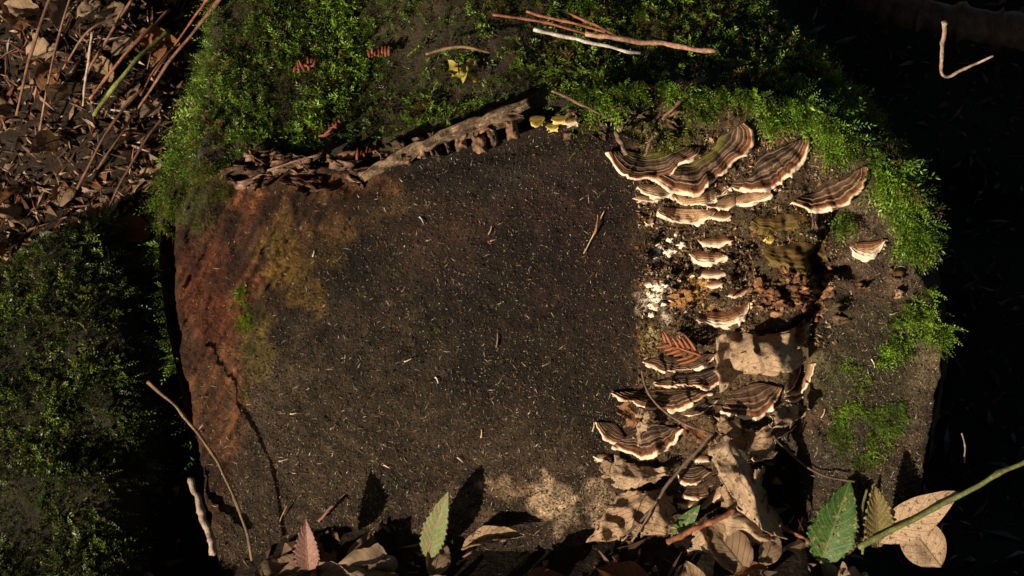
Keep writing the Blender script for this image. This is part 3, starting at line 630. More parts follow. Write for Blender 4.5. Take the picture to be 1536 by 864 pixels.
for i, (cx, cy, wx, hy, c) in enumerate(CH):
    t_ = r3.uniform(-.3, .3)*wx
    logpart(slab('rotten_wood_chunk', [(cx-wx*.5, cy-hy*.35+t_*.4), (cx-.1*wx, cy-hy*.55), (cx+wx*.4, cy-hy*.45-t_*.4)], [(cx-wx*.4, cy+hy*.45+t_*.4), (cx, cy+hy*.55), (cx+wx*.5, cy+hy*.35-t_*.4)], r3.uniform(.001, .005), r3.uniform(.002, .007), .006, 700+i*7, c, .003, 7, 12, 3.0))

# ------------------------------------------------------------------ bracket fungi
def fungus(margin, attach, style, label, prot=.55, seed=0, base=.001, group='bracket fungi on the cut face', ruff=1.0, big=None):
    w = np.linalg.norm(np.diff(A_(margin, ), axis=0), axis=1).sum()
    nc = int(np.clip(w*.95, 26, 150)); nr = 22 if w > 60 else 14
    g = np.random.default_rng(seed+900)
    mg = resample(margin, nc, 2); at = resample(attach, nc, 2)
    if style in ('band', 'band2', 'algae'): ac = at.mean(0); at = ac + (at-ac)*(.62 if w < 190 else .72)
    depth = np.linalg.norm(mg-at, axis=1).mean()
    u = np.linspace(0, 1, nc)
    dirm = nrm(mg-at)
    lob = (2.6*vnoise(u*w/15+seed, 0*u, 0, seed)+1.7*vnoise(u*w/6+seed, 0*u, 0, seed+3)+.8*vnoise(u*w/2.6+seed, 0*u, 0, seed+4))*min(1, (w/110)**1.3)
    mg = mg + dirm*lob[:, None]*np.sin(np.pi*np.clip(u, .02, .98))[:, None]**.5
    p = prot*max(depth, 12)*PXM*(.7 if style in ('band', 'band2') else .82)
    eb = .62 if w > 120 else .3
    edge = (np.sin(np.pi*np.clip(u, .0, 1)))**.45*(1-eb)+eb                          # lower at both ends, where it joins the wood
    tt = np.linspace(0, 1, nr)
    T2 = tt[:, None]; px = at[None]*(1-T2[..., None])+mg[None]*T2[..., None]
    # slight radial lobing inside
    hh = base + p*edge[None]*(T2**.75) + ruff*.0024*T2**2*vnoise(u[None]*w/17+seed*3.1, T2*1.3, 0, seed+5)*min(1.6, w/70) + min(1, w/130)*.0006*np.sin(T2*30+3*vnoise(u[None]*7, T2, 0, seed))*T2 + min(1, w/130)*.0010*T2*vnoise(u[None]*w/8+seed, T2*2.5, 0, seed+6)
    hh = hh - .0012*sstep(.86, 1.0, T2)*ruff
    top = face_pt(px[..., 0], px[..., 1], hh)
    du = np.gradient(top, axis=1); dt = np.gradient(top, axis=0)
    nn = nrm(np.cross(du, dt)); nn *= np.sign((nn@FN).mean())
    out = nrm(dt[-1])
    th = (.0014+.0007*min(1, w/120))*(1 if style != 'olive' else 2.2)
    nm = -nn[-1]
    # rim: rolls from the upper side over to the pores
    rim = [top[-1] + out*th*.55 + nm*th*.30, top[-1] + out*th*.62 + nm*th*.75, top[-1] + out*th*.25 + nm*th*1.15]
    und = []
    for k in (0.90, .6, .3, .0):
        i = int(round(k*(nr-1))); und.append(top[i] - nn[i]*th*(1.25+.9*(1-k)) - (FV*.003*(1-k))[None])
    c0 = int(nr*{'pale': .86, 'shelf': .74}.get(style, .92))
    root = empty('bracket_fungus', Vector(face_pt(at[:, 0], at[:, 1]).mean(0)))
    def strip(rows, nm_, mat, t0, t1):
        R = np.stack(rows); k = len(R); uvv = np.stack(np.broadcast_arrays(u[None]*w/100, np.linspace(t0, t1, k)[:, None]), -1)
        return adopt(root, mk(nm_, R.reshape(-1, 3), gridf(k, nc)[:, ::-1], mat, uv=uvv.reshape(-1, 2)))
    strip([top[i] for i in range(0, c0+1)], 'cap', M_zone[style], 0, tt[c0])
    mm, pm = {'olive': (M_margin_o, M_pore_o), 'yellow': (M_margin_y, M_margin_y)}.get(style, (M_margin, M_pore))
    strip([top[i] for i in range(c0, nr)]+rim, 'margin', mm, 0, 1)
    strip([rim[-1]]+und, 'pore_surface', pm, 0, 1)
    tag(root, label, 'fungus', group); return root


FUNGI = [
 ([(911, 228), (918, 245), (930, 258), (945, 266), (962, 270), (985, 270), (1005, 262), (1020, 248), (1035, 239), (1047, 231), (1050, 221)], [(916, 225), (935, 229), (960, 234), (985, 229), (1010, 224), (1044, 216)], 'algae', 'broad crescent bracket with scalloped cream rim, leftmost of the upper cluster', .60),
 ([(983, 268), (1004, 283), (1031, 293), (1053, 291), (1063, 274), (1084, 263), (1113, 232), (1128, 224), (1132, 210), (1126, 193), (1116, 184)], [(992, 260), (1020, 252), (1050, 240), (1075, 222), (1085, 200), (1098, 189), (1112, 184)], 'algae', 'largest twisted bracket with olive inner zone and upturned banded end', .60),
 ([(1110, 282), (1130, 287), (1150, 285), (1176, 273), (1195, 256), (1208, 236), (1216, 216), (1213, 205)], [(1119, 272), (1119, 248), (1135, 229), (1160, 222), (1185, 213), (1208, 204)], 'band', 'fan-shaped dark banded bracket directly under the hanging moss fringe', .62),
 ([(1187, 304), (1205, 312), (1236, 318), (1263, 309), (1291, 290), (1304, 262), (1300, 249)], [(1194, 301), (1214, 290), (1226, 276), (1245, 266), (1275, 262), (1296, 250)], 'band', 'wide banded bracket on its own below the moss, right of the cracked wood', .65),
 ([(1274, 371), (1283, 384), (1303, 390), (1318, 381), (1331, 359)], [(1281, 365), (1296, 362), (1310, 362), (1326, 358)], 'shelf', 'small lone semicircular tan bracket under the right moss tuft', .7),
 ([(1095, 281), (1108, 289), (1124, 288), (1132, 277)], [(1096, 273), (1108, 264), (1122, 262), (1130, 266)], 'band', 'little dark bracket squeezed between the twisted one and the fan', .5),
 ([(955, 281), (965, 290), (985, 298), (1000, 297), (1013, 286)], [(961, 275), (985, 277), (1011, 281)], 'pale', 'pale ruffled bracket tucked under the leftmost crescent', .7),
 ([(948, 298), (962, 302), (978, 302), (992, 300)], [(960, 293), (975, 293), (990, 294)], 'pale', 'thin pale bracket lip beneath the ruffled one', .7),
 ([(1009, 293), (1018, 305), (1040, 311), (1058, 310), (1072, 301), (1085, 290), (1097, 281)], [(1013, 289), (1040, 296), (1060, 288), (1078, 278), (1094, 278)], 'pale', 'pale buff bracket directly under the twisted large one', .6),
 ([(1059, 309), (1075, 314), (1095, 313), (1104, 307)], [(1064, 303), (1082, 295), (1102, 293)], 'pale', 'buff bracket lobe joined to the longer buff shelf', .6),
 ([(1103, 307), (1130, 306), (1150, 300), (1158, 291), (1155, 284)], [(1104, 295), (1126, 287), (1151, 283)], 'pale', 'long buff bracket shelf below the fan', .6),
 ([(985, 318), (995, 327), (1015, 336), (1028, 331), (1040, 336), (1056, 331), (1068, 325), (1074, 318)], [(990, 309), (1010, 312), (1040, 313), (1070, 314)], 'pale', 'lowest wide pale bracket with wavy rim in the upper cluster', .75),
 ([(1064, 326), (1078, 333), (1090, 331), (1098, 325)], [(1070, 319), (1084, 316), (1096, 319)], 'shelf', 'small white-rimmed bracket hooked to the lowest pale one', .7),
 ([(966, 332), (970, 338), (976, 337), (982, 329)], [(970, 329), (976, 327), (980, 327)], 'pale', 'tiny pale bracket left of the lowest wide pale one', .8),
 ([(1049, 364), (1057, 370), (1072, 372), (1090, 367), (1101, 361)], [(1054, 359), (1075, 353), (1099, 357)], 'shelf', 'small white-rimmed bracket, topmost of the vertical row', .9),
 ([(1033, 381), (1040, 391), (1052, 397), (1068, 397), (1082, 392), (1091, 383)], [(1036, 378), (1060, 375), (1088, 380)], 'shelf', 'small rounded bracket, second in the vertical row', .9),
 ([(1036, 414), (1050, 417), (1068, 416), (1082, 413), (1089, 409)], [(1047, 405), (1062, 401), (1081, 404)], 'shelf', 'small thin bracket, third in the vertical row', .9),
 ([(1060, 430), (1068, 434), (1080, 430), (1087, 424)], [(1063, 424), (1075, 420), (1085, 422)], 'shelf', 'tiny white bracket, fourth in the vertical row', .9),
 ([(1091, 445), (1102, 448), (1112, 444), (1126, 432)], [(1096, 437), (1110, 432), (1122, 431)], 'shelf', 'tiny slanting bracket just above the curled brown one', .9),
 ([(1044, 480), (1055, 486), (1075, 490), (1095, 489), (1112, 483), (1122, 470), (1125, 453)], [(1049, 472), (1066, 467), (1086, 468), (1105, 461), (1121, 453)], 'shelf', 'curled brown bracket with broad cream rim, bottom of the vertical row', .75),
 ([(1129, 333), (1145, 345), (1165, 350), (1190, 346), (1213, 328)], [(1135, 325), (1160, 322), (1185, 320), (1210, 322)], 'olive', 'old olive bracket crusted with algae under the wide banded one', .45),
 ([(1143, 375), (1148, 388), (1165, 396), (1192, 403), (1220, 400), (1240, 385)], [(1148, 371), (1175, 364), (1205, 362), (1236, 368)], 'olive', 'old ochre bracket lump above the rusty rotten wood', .45),
 ([(1147, 356), (1151, 364), (1158, 365), (1164, 357)], [(1149, 353), (1156, 351), (1162, 353)], 'yellow', 'tiny yellow-green button bracket between the olive lumps', .8),
 ([(793, 180), (798, 190), (806, 192), (815, 184), (818, 176)], [(796, 175), (805, 173), (815, 174)], 'yellow', 'yellow bracket button under the bark edge, nearest the moss clump', .7),
 ([(818, 190), (824, 195), (834, 194), (840, 187)], [(821, 186), (830, 184), (838, 184)], 'yellow', 'low yellow bracket button in the rim hollow', .7),
 ([(826, 180), (836, 184), (846, 182), (851, 176)], [(828, 175), (838, 173), (848, 173)], 'yellow', 'upper yellow bracket button in the rim hollow', .7),
 ([(846, 186), (856, 190), (866, 187), (872, 179)], [(848, 180), (858, 176), (868, 176)], 'shelf', 'brown bracket button at the end of the yellow row', .7),
 # lower cluster
 ([(963, 543), (980, 549), (995, 560), (1015, 557), (1041, 553), (1060, 545), (1078, 531)], [(972, 532), (1000, 534), (1025, 541), (1045, 535), (1072, 528)], 'band', 'topmost striped bracket of the lower cluster, under the orange conifer sprig', .6),
 ([(980, 577), (996, 582), (1015, 577), (1031, 580), (1047, 580), (1064, 583), (1085, 571), (1094, 551)], [(985, 570), (1000, 562), (1030, 563), (1060, 556), (1091, 549)], 'band', 'striped bracket with turned-up right end, second in the lower cluster', .6),
 ([(916, 590), (930, 600), (945, 603), (962, 608), (985, 614), (1005, 617), (1030, 609), (1050, 598), (1068, 588)], [(922, 587), (950, 588), (985, 583), (1020, 582), (1060, 584)], 'band', 'longest striped bracket across the lower cluster with pale pointed left tip', .62),
 ([(1026, 624), (1045, 623), (1062, 614), (1078, 600)], [(1029, 617), (1050, 606), (1075, 594)], 'band', 'narrow striped bracket under the longest one', .6),
 ([(1080, 617), (1095, 622), (1114, 627), (1122, 630), (1137, 626), (1154, 621), (1156, 610), (1168, 600), (1174, 582)], [(1080, 594), (1100, 584), (1130, 574), (1150, 570), (1170, 574)], 'band', 'large dark fan bracket below the crumpled tan leaf', .5),
 ([(1177, 591), (1190, 581), (1198, 570), (1202, 550), (1199, 543)], [(1172, 584), (1182, 570), (1190, 555), (1192, 543)], 'band', 'upright narrow bracket against the right side of the tan leaf', .7),
 ([(1176, 596), (1195, 592), (1212, 576), (1222, 559), (1222, 545)], [(1178, 590), (1194, 583), (1207, 566), (1212, 546)], 'pale', 'thin outer bracket strip with white knob, right of the tan leaf', .9),
 ([(1182, 602), (1193, 605), (1204, 595)], [(1181, 595), (1190, 593), (1201, 591)], 'shelf', 'little white-edged bracket below the thin outer strip', .8),
 ([(1157, 676), (1160, 662), (1171, 657), (1186, 646), (1194, 639)], [(1153, 655), (1157, 643), (1168, 637), (1186, 635)], 'band', 'red-brown bracket hanging over the deep shadow at lower right', .8),
 ([(1127, 689), (1133, 694), (1140, 691), (1150, 695), (1158, 688)], [(1130, 683), (1143, 681), (1156, 682)], 'shelf', 'small scalloped bracket at the foot of the shaded leaf', .8),
 ([(894, 633), (897, 648), (912, 660), (930, 667), (942, 669)], [(901, 630), (916, 631), (930, 640), (941, 655)], 'band', 'curved bracket with bright rim, far left of the lower cluster', .6),
 ([(919, 668), (940, 681), (963, 688), (985, 679), (1000, 669), (1013, 660), (1014, 652), (1025, 643)], [(927, 660), (938, 646), (958, 636), (982, 630), (1005, 634), (1022, 640)], 'band', 'wide fan bracket with scalloped rim holding a torn leaf', .55),
 ([(889, 685), (898, 692), (908, 691), (917, 697)], [(893, 681), (905, 680), (918, 685)], 'shelf', 'tiny white bracket sticking out at the lower left', .8),
 ([(932, 704), (955, 712), (971, 709), (984, 711), (997, 705)], [(936, 695), (962, 691), (992, 697)], 'band', 'low dark bracket shaded under the wide fan', .7),
 ([(1036, 689), (1050, 694), (1065, 693)], [(1042, 684), (1052, 682), (1062, 684)], 'shelf', 'thin bracket sliver above the three stacked ones', .7),
 ([(1016, 711), (1021, 724), (1037, 729), (1050, 724), (1056, 715), (1067, 708)], [(1020, 706), (1036, 698), (1062, 699)], 'band', 'brown bracket, topmost of the stack at the bottom', .65),
 ([(1023, 743), (1037, 749), (1055, 750), (1063, 741), (1061, 735), (1072, 727), (1082, 711)], [(1022, 731), (1040, 731), (1060, 723), (1077, 709)], 'band', 'dark bracket with notched rim, middle of the bottom stack', .65),
 ([(1014, 756), (1030, 762), (1044, 760), (1050, 751)], [(1019, 752), (1032, 751), (1046, 748)], 'shelf', 'small bracket, lowest of the bottom stack, above the green leaf', .8),
 ([(1052, 764), (1066, 757), (1081, 745), (1087, 735), (1081, 729)], [(1052, 756), (1063, 743), (1077, 731)], 'pale', 'smooth cream bracket turned sideways beside the bottom stack', .7),
 ([(1085, 714), (1089, 724), (1097, 725), (1104, 718)], [(1088, 711), (1096, 711), (1102, 713)], 'shelf', 'tiny bracket on the veined dead leaf right of the stack', .8),
]
for i, f in enumerate(FUNGI):
    if f[2] == 'band' and i % 2: f = f[:2]+('band2',)+f[3:]
    fungus(*f, seed=i*13+3)

# white rot crumbs and mycelium bits left of the vertical row
def crumb(cx, cy, r, seed, mat, name, label, cat, group, lift=.001, flat=.35):
    th = np.linspace(0, np.pi, 9)[:, None]; ph = np.linspace(0, 2*np.pi, 14, endpoint=False)[None]
    S = np.stack(np.broadcast_arrays(np.sin(th)*np.cos(ph), np.sin(th)*np.sin(ph), np.cos(th)+0*ph), -1)
    R = r*PXM*(1+.75*fbm(S[..., 0]*2.2+seed, S[..., 1]*2.2, S[..., 2]*2.2, seed, 3))[..., None]
    base = face_pt(A_([cx]), A_([cy]), lift)[0]
    V = base + R*(S[..., :1]*FU + S[..., 1:2]*FV*.8 + S[..., 2:]*FN*flat)
    o = mk(name, V, gridf(9, 14, True), mat)
    o.data.transform(Matrix.Translation(-Vector(base))); o.location = base
    return tag(o, label, cat, group)
for i, (cx, cy, r) in enumerate([(987, 372, 7), (1003, 381, 8), (1009, 376, 5), (1022, 368, 6), (1005, 360, 4), (982, 386, 3.5), (1014, 352, 3), (975, 428, 5), (988, 432, 7), (985, 446, 9), (981, 460, 8), (992, 455, 6), (978, 472, 5), (999, 428, 5), (1020, 423, 4), (973, 440, 4)]):
    crumb(cx, cy, r, i+40, M_myc, 'white_rot_crumb', 'white crumb of fungus rot left of the vertical bracket row', 'crumb', 'white rot crumbs beside the vertical bracket row')
for i, (cx, cy, r) in enumerate([(1012, 440, 9), (1026, 438, 8), (1036, 445, 7), (1020, 452, 9), (1008, 455, 6), (1044, 436, 5)]):
    crumb(cx, cy, r, i+70, mat_plain('orange_rot', (.30, .14, .045), 500, .6, .85, .001) if i == 0 else bpy.data.materials['orange_rot'], 'orange_rot_crumb', 'orange crumbling rot lump beside white crumbs', 'crumb', 'orange rot lumps beside the white crumbs')

# ------------------------------------------------------------------ leaves
def leafmesh(nl=26, nw=11, serr=.0, teeth=13, fold=.12, curl=.1, pleat=.012, crump=.0, seed=0, shape=.8, ragged=0.0, tipw=.0):
    """unit leaf: x 0..1 along, y across (half width .5 * width), returns V(unit), uv"""
    x = np.linspace(0, 1, nl); prof = np.sin(np.pi*np.clip(x, 0, 1)**shape)**.8*(1-.12*x); prof[0] = .05; prof[-1] = .0+tipw
    sw = 1 - serr*((x*teeth) % 1.0)
    v = np.linspace(-1, 1, nw)
    X, Yv = np.meshgrid(x, v, indexing='ij')
    rag = 1+ragged*vnoise(X*9, np.sign(Yv)*3+Yv*.1, seed, seed)
    edge = np.where(np.abs(Yv) > .95, sw[:, None], 1.0)*rag
    Y = Yv*prof[:, None]*.5*edge
    X2 = X + serr*.25*(np.abs(Yv) > .95)*.1
    Z = fold*np.abs(Y) + curl*-(X-.5)**2 + pleat*np.sin((X-.28*np.abs(Yv))*teeth*.75*2*np.pi)*np.abs(Yv)*(prof[:, None] > .1)
    Z = Z + crump*fbm(X*3.3+seed, Y*5, seed*.7, seed, 3) + crump*.6*np.sin(Yv*2.5+3*X+seed)*np.abs(Yv)
    return np.stack([X2, Y, Z], -1), np.stack([(Yv+1)/2, X], -1)
def place_leaf(name, base, tip, width, nvec, mat, label, cat='leaf', group=None, stalk=None, **kw):
    base = np.asarray(base, float); tip = np.asarray(tip, float)
    L = np.linalg.norm(tip-base); ex = (tip-base)/L; ez = nrm(nvec-(nvec@ex)*ex); ey = np.cross(ez, ex)
    U, uv = leafmesh(**kw); W = width/L
    P = base + L*(U[..., :1]*ex + U[..., 1:2]*W*ey + U[..., 2:]*ez)
    e = empty(name, base)
    bl = adopt(e, mk('blade', P.reshape(-1, 3), gridf(*U.shape[:2]), mat, uv=uv.reshape(-1, 2)))
    mid = P[:, U.shape[1]//2] - ez*.0005
    r = np.linspace(.0010, .0003, len(mid))
    pts = mid
    if stalk is not None:
        st = resample(np.vstack([np.asarray(stalk, float), mid[:1]]), 10, 1)[:-1]; pts = np.vstack([st, mid]); r = np.r_[np.full(len(st), .0011), r]
    V, Fc = tube(pts, r, 6); mk('midrib', V, Fc, M_twig, bl, col=np.broadcast_to(A_(kw.get('ribc', (.16, .12, .05))), (len(V), 3)))
    tag(e, label, cat, group); return e
def lf(name, b, t, width_px, mat, label, nvec=None, stalk=None, **kw):
    """b, t = (px, py, lift above the face in metres)"""
    Bp = face_pt(A_([b[0]]), A_([b[1]]), b[2])[0]; Tp = face_pt(A_([t[0]]), A_([t[1]]), t[2])[0]
    nv = A_(nvec if nvec is not None else FN)
    st = None if stalk is None else A_([face_pt(A_([s[0]]), A_([s[1]]), s[2])[0] for s in stalk])
    return place_leaf(name, Bp, Tp, width_px*PXM, nv, mat, label, stalk=st, **kw)
lf('bramble_leaf', (640, 838, .016), (671, 739, .026), 46, M_lgreen2, 'upright green bramble leaf with pink edge casting a pointed shadow', FN+FU*-.35, serr=.22, pleat=.015, nl=72, nw=15, seed=1, shape=.75)
lf('bramble_leaf', (462, 858, .040), (458, 782, .046), 44, M_lpink, 'pinkish bramble leaf standing at the foot of the face', FN, serr=.2, curl=.3, fold=.25, pleat=.02, nl=72, nw=15, seed=2, shape=.75)
lf('bramble_leaf', (1232, 845, .020), (1275, 722, .012), 82, M_lgreen, 'large glossy green bramble leaf with brown spots', FN+FU*-.2, serr=.2, teeth=15, pleat=.022, curl=.25, fold=.22, nl=72, nw=15, seed=3, shape=.72)
lf('bramble_leaf', (1258, 838, .012), (1286, 728, .008), 60, M_lmaroon, 'maroon bramble leaf half hidden behind the large green one', FN+FU*.4, serr=.2, pleat=.03, nl=72, nw=15, seed=4, shape=.75)
lf('bramble_leaf', (1318, 822, .020), (1312, 728, .034), 54, M_lolive, 'olive and orange bramble leaf in front of the pointed shadow', FN+FU*.2, serr=.2, pleat=.03, nl=72, nw=15, seed=5, shape=.75)
lf('dead_leaf', (1310, 812, .020), (1438, 738, .034), 62, M_ltan, 'smooth pinkish tan dead leaf lying along the green stem', FN+FV*.2, fold=.05, curl=.05, pleat=.002, crump=.02, seed=6, shape=.9)
lf('dead_leaf', (1412, 850, .018), (1350, 770, .022), 70, M_ltan, 'tan dead leaf below the green stem at lower right', FN, fold=.06, curl=.1, pleat=.002, crump=.03, seed=7, shape=.9)
lf('small_leaf', (1008, 806, .010), (1050, 758, .016), 26, M_lgreen, 'small narrow green leaf under the bottom bracket stack', FN+FU*-.3, serr=.05, pleat=.006, seed=8, shape=.8)
lf('dead_leaf', (690, 818, .012), (785, 800, .016), 34, M_ltan2, 'curled brown dead leaf at the foot of the log', FN*.6+FV*.8, fold=.3, curl=.2, pleat=.004, crump=.06, seed=9, shape=.9)

def sheet(name, A, Bc, hA, hB, mat, label, seed, crump=.004, nr=34, nc=44, bulge=.0, jag=3.0, cat='leaf', group=None, fine=.0006, uvr=False):
    """crumpled dead leaf traced between two edges"""
    px = ruled(A, Bc, hA, hB, nr, nc, 1); t = np.linspace(0, 1, nr)[:, None]; u = np.linspace(0, 1, nc)[None]
    edge = np.maximum(np.abs(t-.5)*2, np.abs(u-.5)*2)**4
    q = px + np.stack([jag*(.4+edge)*vnoise(u*11+t*3, t*11, 0, seed)+jag*2.6*vnoise(u*3.1, t*3.3, 0, seed+11), jag*(.4+edge)*vnoise(u*11, t*11-u*2, 0, seed+1)+jag*2.2*vnoise(u*3.3, t*2.7, 0, seed+12)], -1)
    cx_, cy_ = q[..., 0]/60, q[..., 1]/60
    rid = 1-np.abs(fbm(cx_*1.3+seed, cy_*1.3, 0, seed+2, 2))*1.7
    hh = hA*(1-t)+hB*t + bulge*np.sin(np.pi*t)*np.sin(np.pi*u)**.5 + crump*(rid-.6) + fine*fbm(cx_*7, cy_*7, 0, seed+3, 3)
    P = face_pt(q[..., 0], q[..., 1], np.maximum(hh, .001))
    bot = P-FN*.0004
    n = nr*nc; f1 = gridf(nr, nc)
    i = np.arange(n).reshape(nr, nc); loop = np.r_[i[0, :-1], i[:-1, -1], i[-1, :0:-1], i[:0:-1, 0]]; l2 = np.roll(loop, -1)
    keep = np.ones(len(f1), bool)
    uv = np.stack(np.broadcast_arrays(u, t), -1).reshape(-1, 2)
    if uvr: uv = uv[:, ::-1]
    # small torn holes and ragged edge
    hole = (vnoise(q[..., 0]/13, q[..., 1]/13, 0, seed+9) > .93).ravel() | ((edge.ravel() > .55) & (vnoise(q[..., 0]/7, q[..., 1]/7, 0, seed+8).ravel() > .15))
    keep = ~hole[f1].all(1)
    o = mk(name, P.reshape(-1, 3), f1[keep][:, ::-1], mat, uv=uv)
    md = o.modifiers.new('thickness', 'SOLIDIFY'); md.thickness = .0005; md.offset = -1
    c = P.mean((0, 1)); o.data.transform(Matrix.Translation(-Vector(c))); o.location = c
    return tag(o, label, cat, group)
sheet('dead_leaf', [(1066, 508), (1090, 500), (1120, 497), (1150, 494), (1185, 487), (1208, 480)], [(1078, 594), (1100, 572), (1130, 562), (1160, 566), (1190, 560), (1204, 545)], .012, .024, M_ltan, 'large crumpled tan leaf draped over the top of the lower cluster', 401, .010, bulge=.008)
sheet('dead_leaf', [(1108, 534), (1128, 516), (1150, 512), (1170, 520), (1178, 540)], [(1118, 560), (1135, 562), (1150, 556), (1165, 560), (1176, 556)], .018, .020, M_ltan2, 'brown wrinkled leaf scrap on top of the large tan leaf', 407, .008, 24, 30, jag=2)
sheet('dead_leaf', [(1066, 655), (1082, 652), (1102, 664), (1122, 690), (1138, 718)], [(1084, 720), (1092, 745), (1112, 775), (1150, 798), (1186, 806)], .024, .038, M_ltan, 'long veined dead leaf hanging down beside the deep shadow', 413, .005, bulge=.006, uvr=True)
sheet('dead_leaf', [(1138, 700), (1145, 730), (1152, 760), (1160, 785)], [(1120, 720), (1128, 755), (1140, 790), (1166, 806)], .036, .026, M_ltan2, 'folded edge of dead leaf by the lower right shadow', 415, .005, 24, 24)
sheet('dead_leaf', [(920, 690), (950, 698), (980, 696), (1012, 700)], [(926, 736), (945, 742), (970, 732), (990, 722)], .008, .010, M_ltan, 'flat tan dead leaf beneath the low dark bracket', 419, .004, bulge=.003)
sheet('dead_leaf', [(932, 742), (960, 735), (992, 728), (1008, 742)], [(880, 812), (920, 808), (965, 806), (1010, 808)], .010, .018, M_ltan2, 'crumpled brown leaf at the foot of the lower cluster', 423, .010, bulge=.004)
sheet('dead_leaf', [(1040, 790), (1075, 775), (1105, 765), (1125, 770)], [(1040, 826), (1080, 822), (1120, 818), (1160, 812)], .016, .020, M_ltan, 'ribbed tan leaf behind the rusty twig', 427, .008)
sheet('dead_leaf', [(1075, 622), (1105, 640), (1135, 640), (1160, 630)], [(1085, 648), (1110, 668), (1140, 690), (1160, 682)], .012, .022, M_ltan2, 'shaded brown leaf under the dark fan bracket', 431, .008, bulge=.004)
sheet('dead_leaf', [(1158, 612), (1175, 606), (1192, 606), (1203, 612)], [(1160, 640), (1172, 646), (1188, 640), (1200, 626)], .02, .03, M_ltan, 'small tan leaf scrap below the thin outer strip', 433, .005, 20, 22)
sheet('dead_leaf', [(1185, 496), (1196, 480), (1206, 476), (1214, 486)], [(1190, 512), (1200, 520), (1210, 516), (1212, 500)], .012, .012, M_ltan2, 'small leaf scrap above the crumpled tan leaf', 435, .005, 16, 18)
sheet('dead_leaf', [(930, 605), (942, 600), (955, 612)], [(940, 640), (948, 644), (960, 632)], .018, .020, M_lrust, 'rusty torn leaf standing on the wide fan bracket', 437, .005, 18, 18)
sheet('dead_leaf', [(950, 625), (962, 615), (976, 622)], [(950, 662), (958, 666), (966, 650)], .019, .021, M_ltan, 'torn tan leaf strip stuck to the wide fan bracket', 439, .005, 18, 18)
sheet('dead_leaf', [(1016, 632), (1034, 640), (1050, 640), (1064, 650)], [(1030, 648), (1042, 656), (1054, 662), (1066, 660)], .017, .018, M_lrust, 'reddish leaf scrap at the fork of the dark stalk', 441, .004, 18, 18)
sheet('dead_leaf', [(1080, 720), (1098, 722), (1112, 735), (1120, 755)], [(1090, 760), (1100, 772), (1112, 778), (1126, 775)], .010, .012, M_ltan2, 'broken brown leaf beside the cream sideways bracket', 443, .007, 20, 22)
sheet('dead_leaf', [(896, 690), (912, 688), (924, 696)], [(902, 716), (914, 722), (926, 716)], .004, .006, M_ltan2, 'little brown leaf scrap left of the flat tan leaf', 445, .003, 14, 14)

# orange dry conifer sprigs
def sprig(pts, half, n, lift, label, seed, ang=.9):
    q = np.random.default_rng(seed); st = resample(pts, 20, 1)
    e = None; P = []; 
    def fp(x, y, l):
        try_ = face_pt(A_([x]), A_([y]), l)[0]; return try_
    path = A_([fp(x, y, lift+.002*math.sin(i*.3)) for i, (x, y) in enumerate(st)])
    e = empty('conifer_sprig', path[0]); V, Fc = tube(path, np.linspace(.0009, .0005, 20), 6)
    adopt(e, mk('stem', V, Fc, M_orange))
    tn = nrm(np.gradient(st, axis=0))
    for k in range(n):
        i = int((k+.5)/n*19); s = 1 if k % 2 else -1
        d = A_([tn[i][0]*math.cos(ang)-s*tn[i][1]*math.sin(ang), tn[i][1]*math.cos(ang)+s*tn[i][0]*math.sin(ang)])
        ln = half*(1-.5*k/n)*(.8+.4*q.random())
        pp = resample([st[i], st[i]+d*ln*.5+tn[i]*1.5, st[i]+d*ln+tn[i]*ln*.35], 7, 1)
        pt = A_([fp(x, y, lift+.0012*j/6) for j, (x, y) in enumerate(pp)])
        V, Fc = tube(pt, np.r_[.0005, .0009, .0011, .0011, .0009, .0007, .0003], 6); adopt(e, mk('scale_leaf', V, Fc, M_orange))
    tag(e, label, 'conifer sprig'); return e
sprig([(1052, 533), (1030, 526), (1006, 518), (996, 512)], 26, 12, .017, 'orange dry conifer sprig on top of the lower cluster', 5)


# ------------------------------------------------------------------ twigs and stems
def twig(name, pts, rad_px, colr, label, lifts=None, mode='face', rough=.34, seed=0, zs=None, cat='twig', group=None, n=None):
    n = n or max(14, len(pts)*7)
    if mode == 'face':
        l = lifts if lifts is not None else [.006]*len(pts)
        K = A_([face_pt(A_([x]), A_([y]), z)[0] for (x, y), z in zip(pts, l)])
    elif mode == 'hit':
        K = A_([hit(x, y)[0] + UP_*0 + A_([0, 0, z]) for (x, y), z in zip(pts, lifts)])
    else:
        K = A_([pathpt(x, y, z) for (x, y), z in zip(pts, zs)])
    K = resample(K, n, 2)
    r = np.linspace(rad_px[0], rad_px[1], n)*PXM if isinstance(rad_px, tuple) else np.full(n, rad_px*PXM)
    q = np.linspace(0, n/4, n)
    K = K + np.stack([vnoise(q, 0*q, 0, seed+i) for i in range(3)], 1)*min(r.mean(), .0025)*.5
    if n > 10: r = r*(1+.35*np.maximum(0, np.sin(np.linspace(0, n*.55, n)+seed))**12)             # nodes
    V, Fc = tube(K, r, 9, rough=rough, seed=seed)
    c = A_(colr)*(1+.35*fbm(V[:, 0]*220, V[:, 1]*220, V[:, 2]*220, seed, 3))[:, None]
    base = Vector(K[0]); o = mk(name, V-K[0], Fc, M_twig, col=c); o.location = base
    return tag(o, label, cat, group)
twig('stick', [(286, 716), (296, 745), (306, 780), (322, 830)], (4.5, 6.5), (.34, .25, .19), 'bare pale grey stick leaning at the lower left corner of the log', [.012, .014, .018, .022], seed=1)
twig('twig', [(222, 572), (258, 603), (290, 640), (325, 690), (352, 745), (372, 800), (378, 840)], (2.6, 2.2), (.17, .11, .055), 'long thin brown twig leaning against the reddish left slope', [.055, .05, .045, .030, .026, .022, .020], seed=2)
